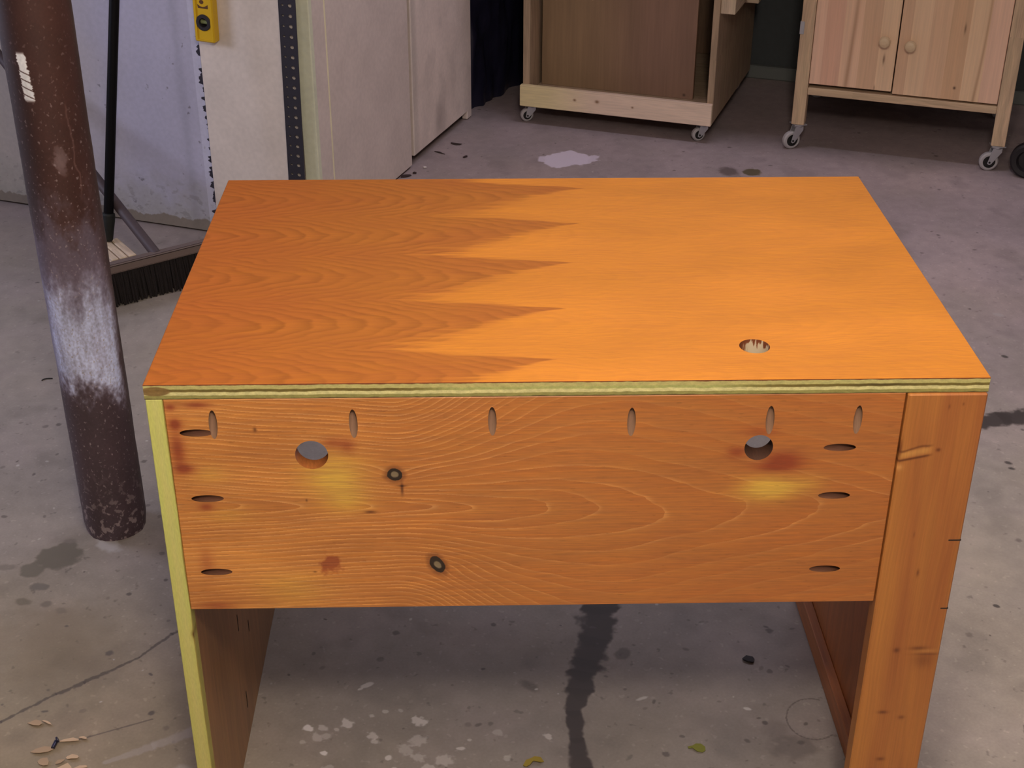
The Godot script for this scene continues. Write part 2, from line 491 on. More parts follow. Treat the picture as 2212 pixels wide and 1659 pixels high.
func floor_pad(w: int, h: int, x0: float, z0: float, x1: float, z1: float) -> Image:
	var img := paint(w, h, func(u: float, v: float) -> Color: return floor_color(lerpf(x0, x1, u), lerpf(z0, z1, v)))
	var p := Pad.new()
	p.img = img
	p.x0 = x0; p.z0 = z0; p.x1 = x1; p.z1 = z1
	p.n = fn2
	var dk := rgb(58, 50, 46)
	# the wet looking crack under the bench, and its continuation on the right
	p.line([Vector3(0.33, -0.80, 0.030), Vector3(0.329, -0.693, 0.028), Vector3(0.350, -0.615, 0.026), Vector3(0.352, -0.56, 0.022), Vector3(0.354, -0.53, 0.022), Vector3(0.358, -0.49, 0.019), Vector3(0.366, -0.44, 0.013), Vector3(0.385, -0.385, 0.010), Vector3(0.41, -0.33, 0.015), Vector3(0.45, -0.26, 0.02), Vector3(0.5, -0.2, 0.02)], dk, 0.92, 0.25, 0.55, 26.0)
	p.blot(0.400, -0.590, 0.012, 0.015, 0.3, dk, 0.4)
	p.blot(0.285, -0.47, 0.016, 0.008, 0.4, dk, 0.35, 0.5)
	p.line([Vector3(0.86, -1.50, 0.022), Vector3(0.93, -1.553, 0.024), Vector3(1.02, -1.60, 0.030), Vector3(1.2, -1.7, 0.03)], rgb(66, 58, 56), 0.9, 0.25, 0.4)
	# oil drip by the column, with its tail
	p.blot(-0.592, -0.518, 0.036, 0.040, 0.4, rgb(104, 98, 88), 0.85, 0.15, 0.3, 30.0)
	p.blot(-0.612, -0.468, 0.022, 0.020, 0.2, rgb(108, 102, 92), 0.85, 0.2, 0.3, 30.0)
	p.blot(-0.572, -0.433, 0.016, 0.010, -0.3, rgb(106, 100, 94), 0.8)
	p.blot(-0.5728, -0.389, 0.013, 0.009, 0, rgb(110, 102, 90), 0.8, 0.35)
	p.blot(-0.533, -0.396, 0.009, 0.008, 0, rgb(108, 100, 92), 0.7, 0.35)
	p.blot(-0.50, -0.39, 0.010, 0.007, 0, rgb(112, 104, 98), 0.5, 0.4)
	p.blot(-0.66, -0.46, 0.02, 0.008, -0.35, rgb(112, 104, 98), 0.6, 0.4)
	p.blot(-0.60, -0.56, 0.012, 0.010, 0, rgb(112, 104, 98), 0.6, 0.4)
	p.blot(-0.46, -0.31, 0.10, 0.075, 0.5, rgb(116, 102, 82), 0.45, 0.7, 0.5, 12.0)
	# dry crack running to the left leg of the bench
	p.line([Vector3(-0.52, -0.05, 0.0015), Vector3(-0.429, -0.135, 0.0022), Vector3(-0.388, -0.214, 0.003), Vector3(-0.363, -0.25, 0.0042), Vector3(-0.315, -0.33, 0.0018), Vector3(-0.297, -0.397, 0.003), Vector3(-0.26, -0.45, 0.0018)], rgb(70, 62, 58), 0.6, 0.45, 1.0, 60.0)
	p.line([Vector3(-0.30, -0.14, 0.0012), Vector3(-0.22, -0.215, 0.0015)], rgb(80, 70, 68), 0.5, 0.4, 0.5, 90.0)
	# pale smears on the left of the bench
	p.line([Vector3(-0.235, -0.115, 0.004), Vector3(-0.19, -0.165, 0.008), Vector3(-0.13, -0.235, 0.011)], rgb(178, 168, 164), 0.55, 0.4, 0.4, 60.0)
	p.blot(-0.15, -0.12, 0.013, 0.011, 0, rgb(186, 178, 172), 0.5, 0.4)
	p.blot(-0.12, -0.135, 0.016, 0.012, 0.5, rgb(190, 182, 176), 0.55, 0.4)
	# thin ring left by a can, and a grey smudge beside it
	for k in 40:
		var an := TAU * k / 40.0
		if sin(an * 1.0 + 2.0) > 0.55: continue
		p.blot(0.706 + 0.0385 * cos(an), -0.541 + 0.0445 * sin(an), 0.0036, 0.0013, an + PI / 2, rgb(84, 76, 74), 0.5, 0.4, 0.6, 200.0)
	p.blot(0.690, -0.472, 0.034, 0.022, -0.5, rgb(104, 96, 92), 0.55, 0.4, 0.4, 40.0)
	p.blot(0.66, -0.50, 0.02, 0.02, 0, rgb(112, 104, 100), 0.4, 0.5, 0.4, 40.0)
	# white paint drops under the bench
	for q in [[0.0064, -0.2741, 9, 1.0], [0.0277, -0.2815, 9, .55], [0.057, -0.3022, 12, .7], [0.1552, -0.342, 13, .7], [0.1033, -0.2906, 10, .6], [0.1112, -0.2811, 7, .55], [0.169, -0.3034, 15, .42], [0.234, -0.3091, 6, .7], [0.1592, -0.2799, 14, .35], [0.0516, -0.2351, 6, 1.0], [0.1435, -0.2575, 7, .75], [0.3038, -0.3127, 7, .35], [0.2205, -0.2796, 15, .42], [0.182, -0.272, 12, .4], [0.085, -0.33, 5, .5], [0.047, -0.285, 5, .5], [0.04, -0.268, 8, .4], [0.0277, -0.262, 10, .45], [0.204, -0.258, 10, .5], [0.224, -0.252, 9, .45], [0.262, -0.262, 4, 1.0], [0.10, -0.345, 5, .5], [0.13, -0.2, 7, .5], [0.07, -0.21, 9, .35], [0.19, -0.21, 6, .5], [0.12, -0.355, 5, .35], [0.33, -0.265, 6, .35], [0.2733, -0.3584, 9, .3], [0.345, -0.375, 8, .6], [0.24, -0.33, 4, .5], [0.16, -0.24, 5, .6], [0.012, -0.245, 5, .4]]:
		p.blot(q[0], q[1], q[2] * 0.00088, q[2] * 0.00068, rng.randf_range(-0.7, 0.7), rgb(226, 220, 218), q[3] * 0.9, 0.25, 0.6, 75.0)
	p.blot(0.050, -0.390, 0.011, 0.005, -0.9, rgb(200, 194, 190), 0.85, 0.2)
	p.blot(0.0435, -0.378, 0.005, 0.0022, -0.9, rgb(200, 194, 190), 0.85, 0.2)
	p.blot(0.455, -0.50, 0.010, 0.003, -0.8, rgb(200, 196, 192), 0.7, 0.3)
	p.blot(0.61, -0.53, 0.006, 0.003, 0, rgb(210, 206, 204), 0.8, 0.3)
	p.blot(-0.262, -0.53, 0.009, 0.0025, -0.9, rgb(216, 210, 206), 0.85, 0.3)
	p.blot(-0.272, -0.52, 0.005, 0.004, 0, rgb(216, 210, 206), 0.85, 0.3)
	# flaked patch of pale paint and two damp spots near the back edge of the bench
	p.blot(-0.352, -2.71, 0.062, 0.075, 0.45, rgb(208, 196, 210), 0.95, 0.06, 0.28, 16.0)
	p.blot(-0.30, -2.72, 0.05, 0.028, -0.9, rgb(206, 194, 208), 0.9, 0.08, 0.5, 30.0)
	p.blot(-0.405, -2.69, 0.03, 0.03, 0.4, rgb(206, 194, 208), 0.9, 0.08, 0.3, 30.0)
	p.blot(0.188, -2.785, 0.026, 0.028, 0.2, rgb(92, 82, 60), 0.9, 0.15, 0.3, 40.0)
	p.blot(0.122, -2.77, 0.026, 0.036, -0.5, rgb(92, 80, 78), 0.75, 0.4, 0.3, 40.0)
	# the light blot at the foot of the column
	p.blot(-0.53, -0.575, 0.026, 0.016, 0.3, rgb(186, 182, 184), 0.7, 0.35, 0.3, 50.0)
	# scattered specks: dark droppings and pale flecks
	var r2 := RandomNumberGenerator.new()
	r2.seed = 21
	for k in 420:
		var sx := r2.randf_range(x0, x1)
		var sz := r2.randf_range(z0, z1)
		var dark := r2.randf() < 0.68
		var s := r2.randf_range(0.0016, 0.0062) * (1.0 if dark else 0.6) * (1.0 if z1 > -1.0 else 1.8)
		p.blot(sx, sz, s, s * r2.randf_range(0.45, 1.0), r2.randf_range(0, PI), rgb(84, 76, 74) if dark else rgb(206, 200, 196), r2.randf_range(0.25, 0.75), 0.35, 0.3, 120.0)
	for q in [[0.927, -1.8388, 8], [0.9523, -1.3832, 7], [0.9589, -1.3644, 6], [0.9512, -0.9129, 6], [0.86, -1.7, 6]]:
		p.blot(q[0], q[1], q[2] * 0.001, q[2] * 0.0007, 0.3, rgb(74, 68, 66), 0.85)
	p.blot(0.905, -2.05, 0.013, 0.008, 0.2, rgb(180, 172, 172), 0.7)
	return img

func room() -> void:
	fn1 = noise(1.0, 3, 3)
	fn2 = noise(1.0, 3, 4)
	fn3 = noise(1.0, 2, 5)
	# floor: three surfaces of one slab
	var near := Rect2(-1.06, -0.95, 2.16, 0.98)
	var far := Rect2(-2.1, -3.75, 3.6, 2.8)
	var mats := []
	for q in [[near, 1920, 960], [far, 1408, 900]]:
		var rc: Rect2 = q[0]
		mats.append(tmat(tex(floor_pad(q[1], q[2], rc.position.x, rc.position.y, rc.end.x, rc.end.y)), 0.62))
	var am := ArrayMesh.new()
	for rc in [near, far]:
		var st := mk()
		quad(st, Vector3(rc.position.x, 0, rc.position.y), Vector3(rc.end.x, 0, rc.position.y), Vector3(rc.end.x, 0, rc.end.y), Vector3(rc.position.x, 0, rc.end.y), Vector3.UP, Vector2(0, 0), Vector2(1, 0), Vector2(1, 1), Vector2(0, 1))
		st.commit(am)
	var sg := mk()
	for q in [[-2.8, -3.9, 2.8, -3.75], [-2.8, -3.75, -2.1, -0.95], [1.5, -3.75, 2.8, -0.95], [-2.8, -0.95, -1.06, 0.03], [1.10, -0.95, 2.8, 0.03], [-2.8, 0.03, 2.8, 2.7]]:
		quad(sg, Vector3(q[0], 0, q[1]), Vector3(q[2], 0, q[1]), Vector3(q[2], 0, q[3]), Vector3(q[0], 0, q[3]), Vector3.UP)
	# underside and edges give the slab its thickness
	quad(sg, Vector3(-2.8, -0.1, -3.9), Vector3(2.8, -0.1, -3.9), Vector3(2.8, -0.1, 2.7), Vector3(-2.8, -0.1, 2.7), Vector3.DOWN)
	sg.commit(am)
	var fl := struct("floor", am, null)
	am.surface_set_material(0, mats[0])
	am.surface_set_material(1, mats[1])
	am.surface_set_material(2, M.plain_floor)
	struct("ceiling", boxm(Vector3(-2.8, 2.3, -3.9), Vector3(2.8, 2.4, 2.7)), M.plaster)
	struct("wall_back", boxm(Vector3(-2.8, 0.0, -3.85), Vector3(2.8, 2.3, -3.72)), M.dark_wall)
	struct("baseboard_back", boxm(Vector3(-0.6, 0.0, -3.72), Vector3(2.8, 0.045, -3.695), 0.004), mat(rgb(106, 110, 108), 0.8))
	struct("wall_right", boxm(Vector3(2.7, 0.0, -3.72), Vector3(2.8, 2.3, 2.7)), M.plaster)
	struct("wall_front", boxm(Vector3(-2.8, 0.0, 2.6), Vector3(2.7, 2.3, 2.7)), M.plaster)
	var sl := mk()   # the left wall, with the window opening
	for q in [[0.0, 0.87, -3.72, 2.6], [1.70, 2.3, -3.72, 2.6], [0.87, 1.70, -3.72, -1.05], [0.87, 1.70, -0.15, 2.6]]:
		cbox(sl, Vector3(-2.8, q[0], q[2]), Vector3(-2.7, q[1], q[3]), 0.001)
	struct("wall_left", sl.commit(), M.plaster)
	# unseen box added above the frame to keep the ceiling light off the carts
	struct("added_blocker_2", boxm(Vector3(-0.70, 1.55, -3.72), Vector3(2.7, 2.3, -2.66), 0.004), M.plaster)
	# the whitewashed partition behind the broom: x -2.7 .. -0.80, face at z = -1.865
	var n1 := noise(1.0, 4, 31)
	var n2 := noise(1.0, 3, 32)
	var t := tex(paint(1024, 1024, func(u: float, v: float) -> Color:
		var x := -1.8 + 1.0 * u
		var y := 1.0 * (1.0 - v)
		var blue := smoothstep(-1.62, -1.18, x + 0.08 * n1.get_noise_2d(x * 3.0, y * 3.0))
		var k := 1.0 + 0.05 * n1.get_noise_2d(x * 4.0, y * 3.0) + 0.03 * n2.get_noise_2d(x * 60.0, y * 60.0)
		var c := rgb(176, 167, 161).lerp(rgb(178, 176, 198), blue)  # bluish light on the right part is mixed into the wall colour
		# damp grey band up the wall's foot
		var foot := smoothstep(0.16, 0.03, y + 0.05 * n1.get_noise_2d(x * 9.0, y * 12.0))
		c = c.lerp(rgb(150, 147, 139), 0.6 * foot)
		var mould := smoothstep(0.22, 0.5, n2.get_noise_2d(x * 26.0, y * 40.0)) * smoothstep(0.17, 0.06, y)
		c = c.lerp(rgb(112, 110, 104), 0.32 * mould)
		var fleck := smoothstep(0.62, 0.75, n2.get_noise_2d(x * 30.0 + 9.0, y * 30.0))
		c = c.lerp(rgb(92, 88, 92), 0.5 * fleck)
		# the paint stops above the floor on a ragged line
		var bare := smoothstep(0.002, -0.002, y - 0.033 - 0.010 * n1.get_noise_2d(x * 14.0, 2.0) - 0.004 * n2.get_noise_2d(x * 60.0, 1.0))
		c = c.lerp(rgb(128, 118, 108), bare)
		# paint torn away along the cream board
		var tear := x - (-1.0375 - 0.011 * maxf(0.0, n2.get_noise_2d(3.0, y * 42.0) * 1.9 + n1.get_noise_2d(8.0, y * 15.0) * 0.9 + 0.12) )
		if tear > 0.0 and y > 0.04 and y < 0.53: c = rgb(44, 40, 52)
		elif x > -1.06: c = c.lerp(rgb(206, 206, 226), 0.5)
		k *= 1.0 - 0.06 * gs(x, 0.0, -1.10, 0.0, 0.014, 1.0)
		return Color(c.r * k, c.g * k, c.b * k)))
	var wm := tmat(t, 0.8)
	var pw := ArrayMesh.new()
	var sp := mk()
	cbox(sp, Vector3(-1.8, 0.007, -1.99), Vector3(-0.80, 1.0, -1.865), 0.0, 1, 1.0, Vector2.ZERO, Transform3D.IDENTITY, func(p: Vector3, _a: int) -> Vector2: return Vector2(p.x + 1.8, 1.0 - p.y))
	cbox(sp, Vector3(-1.8, 0.0, -1.98), Vector3(-0.80, 0.008, -1.880), 0.0, 1, 1.0, Vector2.ZERO, Transform3D.IDENTITY, func(_p: Vector3, _a: int) -> Vector2: return Vector2(0.3, 0.996))
	sp.commit(pw)
	var sq := mk()
	cbox(sq, Vector3(-2.7, 0.0, -1.99), Vector3(-1.8, 2.3, -1.865), 0.0)
	cbox(sq, Vector3(-1.8, 1.0, -1.99), Vector3(-0.80, 2.3, -1.865), 0.0)
	sq.commit(pw)
	pw.surface_set_material(0, wm)
	pw.surface_set_material(1, M.whitewash)
	struct("wall_partition", pw, null)
	# corner post where the partition ends
	struct("trim_1", boxm(Vector3(-0.772, 0.0, -1.880), Vector3(-0.733, 2.3, -1.862), 0.002), M.pale_green)

# ------------------------------------------------------------------ the bench
func csg_mesh(m: Mesh, mt: Material, op := CSGShape3D.OPERATION_UNION) -> CSGMesh3D:
	var c := CSGMesh3D.new()
	c.mesh = m
	c.operation = op
	if mt: c.material = mt
	return c

func cutter(a: Vector3, b: Vector3, r: float, mt: Material, seg := 24) -> CSGMesh3D:
	var st := mk()
	var l := a.distance_to(b)
	lathe(st, [Vector2(0, 0), Vector2(r, 0), Vector2(r, l), Vector2(0, l)], seg, along(a, b), 1.0 / l)
	return csg_mesh(st.commit(), mt, CSGShape3D.OPERATION_SUBTRACTION)

func ring_of(tips: Array, g: float) -> Vector2:   # distance to the ring below, and share of the way to the next
	for k in tips.size() - 1:
		if g < tips[k + 1]:
			return Vector2(g - tips[k], (g - tips[k]) / (tips[k + 1] - tips[k]))
	return Vector2(1, 1)

func top_image() -> Image:
	var n1 := noise(1.0, 3, 41)
	var n2 := noise(1.0, 4, 42)
	return paint(1536, 720, func(u: float, v: float) -> Color:
		var x := BW * u
		var z := BD * (v - 1.0)
		var wob := 0.006 * n1.get_noise_2d(x * 5.0, z * 9.0)
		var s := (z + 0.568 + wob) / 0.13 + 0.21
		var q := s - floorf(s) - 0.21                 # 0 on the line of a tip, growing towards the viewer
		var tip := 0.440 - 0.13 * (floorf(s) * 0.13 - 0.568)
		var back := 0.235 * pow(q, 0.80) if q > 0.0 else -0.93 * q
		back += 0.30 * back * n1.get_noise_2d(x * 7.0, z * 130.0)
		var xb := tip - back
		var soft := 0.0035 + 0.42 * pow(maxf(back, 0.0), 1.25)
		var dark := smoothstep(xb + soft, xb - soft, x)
		# flames of grain, one to each repeat of the veneer
		var dv := (q - 0.30) * 0.13 + 0.004 * n1.get_noise_2d(x * 14.0, z * 30.0)
		var g := x + 0.10 * (sqrt(1.0 + (dv / 0.030) * (dv / 0.030)) - 1.0) + 0.011 * n1.get_noise_2d(x * 11.0, z * 34.0)
		var gr := g * 30.0 + 0.5 * n1.get_noise_2d(x * 4.0, z * 6.0)
		var rings := gr - floorf(gr)                  # saw: each ring darkens, then breaks off
		rings = rings * rings * smoothstep(1.0, 0.78, rings) * 2.2 - 0.5
		var fine := n2.get_noise_2d(x * 9.0, z * 260.0 + 2.0 * n1.get_noise_2d(x * 8.0, z * 8.0))
		var fine2 := n2.get_noise_2d(x * 40.0, z * 600.0)
		var bold := n1.get_noise_2d(x * 3.0 + 4.0, z * 7.0)
		var k := 1.0 - 0.078 * rings * (0.2 + 0.8 * dark) * clampf(0.75 + 0.7 * n1.get_noise_2d(x * 7.0 + 20.0, z * 11.0), 0, 1.3) + 0.05 * fine + 0.03 * fine2 + 0.06 * bold
		var li := rgb(200, 128, 52)
		var da := rgb(156, 92, 44)
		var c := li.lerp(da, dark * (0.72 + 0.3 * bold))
		c = c.lerp(rgb(172, 88, 44), 0.3 * smoothstep(0.25, 0.0, x))
		# redder towards the left end
		return Color(c.r * k, c.g * (k * 1.0 + 0.02 * fine), c.b * k * (1.0 - 0.10 * fine)))

func apron_image() -> Image:
	var n1 := noise(1.0, 3, 51)
	var n2 := noise(1.0, 4, 52)
	var tips := [-0.6, -0.3, -0.1, 0.02, 0.09, 0.16, 0.235, 0.301, 0.345, 0.432, 0.4975, 0.571, 0.662]
	var r := RandomNumberGenerator.new()
	r.seed = 5
	var tp := 0.662
	while tp < 3.2:
		tp += r.randf_range(0.055, 0.105)
		tips.append(tp)
	return paint(1664, 600, func(u: float, v: float) -> Color:
		var x := 0.019 + 0.806 * u
		var y := -0.019 - 0.284 * v
		var v0 := -0.1616 - (x - 0.30) * 0.022 + 0.004 * n1.get_noise_2d(x * 3.0, 1.0)
		var dv := y - v0
		var cc := lerpf(0.13, 0.10, smoothstep(0.26, 0.55, x))
		var d0 := lerpf(0.009, 0.025, smoothstep(0.26, 0.55, x))
		var g := x + cc * (sqrt(1.0 + (dv / d0) * (dv / d0)) - 1.0) + 0.016 * n1.get_noise_2d(x * 7.0, y * 30.0)
		# the rings bend round the two knots
		g += 0.10 * gs(x, y, 0.262, -0.118, 0.03, 0.012) + 0.10 * gs(x, y, 0.31, -0.242, 0.035, 0.014)
		var rg := ring_of(tips, g)
		var sl := absf(cc * dv / (d0 * d0)) / sqrt(1.0 + (dv / d0) * (dv / d0))
		var pale := exp(-pow(rg.x / (0.0036 * (1.0 + 0.32 * sl)), 2.0)) * clampf(0.75 + 0.9 * n1.get_noise_2d(x * 11.0, y * 50.0), 0, 1) * lerpf(0.9, 0.6, smoothstep(0.2, 0.5, x)) * lerpf(1.0, 0.3, smoothstep(0.03, 0.08, absf(dv)) * smoothstep(0.36, 0.55, x))
		var fine := n2.get_noise_2d(x * 8.0, y * 300.0)
		var fine2 := n2.get_noise_2d(x * 34.0, y * 420.0 + 7.0)
		var bold := n1.get_noise_2d(x * 3.5, y * 14.0)
		var c := rgb(186, 120, 60)
		c = c.lerp(rgb(168, 101, 49), 0.5 * smoothstep(0.3, 0.75, x) + 0.25 * bold)
		c = c.lerp(rgb(214, 148, 74), 0.6 * smoothstep(0.34, 0.05, x) * (0.8 + bold))
		c = c.lerp(rgb(170, 92, 40), 0.28 * rg.y)
		c = c.lerp(rgb(232, 172, 104), 0.62 * pale)
		# thin, yellow places in the finish
		var yl := gs(x, y, 0.197, -0.118, 0.034, 0.030) * 1.1 + 0.7 * gs(x, y, 0.21, -0.150, 0.025, 0.018) + gs(x, y, 0.686, -0.1425, 0.034, 0.0155) * 1.5 + 0.4 * gs(x, y, 0.73, -0.135, 0.02, 0.012) + 0.5 * gs(x, y, 0.14, -0.275, 0.04, 0.022) + 0.45 * gs(x, y, 0.06, -0.115, 0.02, 0.012) + 0.4 * gs(x, y, 0.075, -0.17, 0.03, 0.01)
		c = c.lerp(rgb(212, 170, 72), clampf(yl * (0.75 + 0.3 * fine + 0.3 * bold), 0, 0.9))
		# runs and drips of darker finish
		var st := 0.9 * gs(x, y, 0.029, -0.050, 0.007, 0.007) + 0.8 * gs(x, y, 0.0285, -0.083, 0.008, 0.024) + 0.8 * gs(x, y, 0.034, -0.108, 0.011, 0.006) + 0.8 * gs(x, y, 0.026, -0.029, 0.006, 0.004) + 0.7 * gs(x, y, 0.055, -0.0265, 0.014, 0.004) + 0.7 * gs(x, y, 0.052, -0.1585, 0.008, 0.005) + 0.5 * gs(x, y, 0.215, -0.080, 0.009, 0.009) + 0.5 * gs(x, y, 0.199, -0.076, 0.013, 0.007) + 0.35 * gs(x, y, 0.045, -0.235, 0.008, 0.02)
		st += 0.5 * gs(x, y, 0.05, -0.297, 0.02, 0.006)
		var bl := n2.get_noise_2d(x * 70.0, y * 70.0)
		st += 0.62 * smoothstep(0.25, 0.75, gs(x, y, 0.187, -0.240, 0.013, 0.014) + 0.45 * bl)
		st += 0.95 * gs(x, y, 0.698, -0.104, 0.022, 0.011) + 0.6 * gs(x, y, 0.690, -0.113, 0.026, 0.005) + 0.7 * gs(x, y, 0.645, -0.0935, 0.011, 0.007) + 0.4 * gs(x, y, 0.67, -0.066, 0.02, 0.007)
		c = c.lerp(rgb(136, 58, 32), clampf(st, 0, 0.85))
		# knots with a black bark ring
		for kn in [[0.2647, -0.1178, 0.0084, 0.0078, 0.0], [0.3097, -0.2414, 0.0075, 0.0118, 0.5]]:
			var ax: float = (x - kn[0]) * cos(kn[4]) + (y - kn[1]) * sin(kn[4])
			var ay: float = -(x - kn[0]) * sin(kn[4]) + (y - kn[1]) * cos(kn[4])
			var rr := Vector2(ax / kn[2], ay / kn[3]).length() + 0.14 * bl
			c = c.lerp(rgb(110, 62, 30), 0.5 * smoothstep(1.9, 1.1, rr))
			c = c.lerp(rgb(46, 34, 24), smoothstep(1.08, 0.95, rr))
			c = c.lerp(rgb(128, 112, 86), smoothstep(0.58, 0.36, rr))
		c = c.lerp(rgb(84, 46, 24), 0.75 * gs(x, y, 0.2725, -0.137, 0.0016, 0.008) + 0.6 * gs(x, y, 0.2725, -0.133, 0.006, 0.0014))
		c = c.lerp(rgb(96, 54, 26), 0.8 * gs(x, y, 0.2357, -0.1676, 0.006, 0.0018) + 0.7 * gs(x, y, 0.115, -0.058, 0.002, 0.003) + 0.7 * gs(x, y, 0.168, -0.250, 0.002, 0.001) + 0.6 * gs(x, y, 0.165, -0.151, 0.0012, 0.002))
		var k := 1.0 + 0.10 * fine + 0.06 * fine2 + 0.05 * bold
		k -= 0.12 * smoothstep(0.45, 0.7, n2.get_noise_2d(x * 28.0 + 3.0, y * 260.0))
		return Color(c.r * k, c.g * k, c.b * k * (1.0 - 0.12 * fine)))

func leg_image() -> Image:
	var n1 := noise(1.0, 3, 61)
	var n2 := noise(1.0, 4, 62)
	return paint(224, 1760, func(u: float, v: float) -> Color:
		var x := 0.825 + 0.089 * u
		var y := -0.019 - 0.7035 * v
		var fine := n2.get_noise_2d(x * 330.0 + 1.5 * n1.get_noise_2d(x * 5.0, y * 3.0), y * 5.0)
		var bold := n1.get_noise_2d(x * 28.0, y * 2.2)
		var c := rgb(176, 113, 55).lerp(rgb(160, 96, 49), clampf(0.5 + 0.9 * bold, 0, 1))
		c = c.lerp(rgb(194, 130, 58), 0.35 * smoothstep(0.86, 0.83, x))
		# split knot across the left edge near the top: a pale blade between two dark cuts
		var ty := y + 0.0975 - (x - 0.825) * 0.22
		var bx := smoothstep(0.866, 0.855, x)
		c = c.lerp(rgb(206, 150, 78), 0.75 * bx * exp(-pow(ty / 0.0052, 2.0)))
		c = c.lerp(rgb(92, 46, 20), 0.8 * bx * exp(-pow((ty + 0.0075) / 0.0016, 2.0)) + 0.6 * bx * exp(-pow((ty - 0.0055 - 0.003 * n1.get_noise_2d(x * 24.0, 0)) / 0.0016, 2.0)))
		c = c.lerp(rgb(92, 46, 20), 0.8 * gs(x, y, 0.869, -0.0905, 0.0025, 0.0022) + 0.7 * gs(x, y, 0.826, -0.09, 0.002, 0.012))
		c = c.lerp(rgb(222, 160, 92), 0.8 * gs(x, y, 0.828, -0.113, 0.004, 0.004))
		# small knots lower down
		c = c.lerp(rgb(100, 54, 26), 0.85 * gs(x, y, 0.8605, -0.3745, 0.0035, 0.0035) + 0.7 * gs(x, y, 0.887, -0.372, 0.010, 0.003) + 0.5 * gs(x, y, 0.899, -0.381, 0.016, 0.0018))
		c = c.lerp(rgb(206, 150, 80), 0.5 * gs(x, y, 0.897, -0.376, 0.014, 0.003))
		c = c.lerp(rgb(100, 54, 26), 0.8 * gs(x, y, 0.8565, -0.4725, 0.006, 0.0026) + 0.6 * gs(x, y, 0.8807, -0.4812, 0.004, 0.003) + 0.7 * gs(x, y, 0.8635, -0.5504, 0.005, 0.003) + 0.7 * gs(x, y, 0.87, -0.259, 0.0015, 0.005) + 0.4 * gs(x, y, 0.858, -0.205, 0.001, 0.004))
		c = c.lerp(rgb(100, 54, 26), 0.5 * gs(x, y, 0.873, -0.035, 0.0012, 0.003) + 0.5 * gs(x, y, 0.888, -0.032, 0.0012, 0.002) + 0.4 * gs(x, y, 0.895, -0.39, 0.012, 0.012))
		var k := 1.0 + 0.06 * fine + 0.03 * n2.get_noise_2d(x * 700.0, y * 16.0)
		return Color(c.r * k, c.g * k, c.b * k))

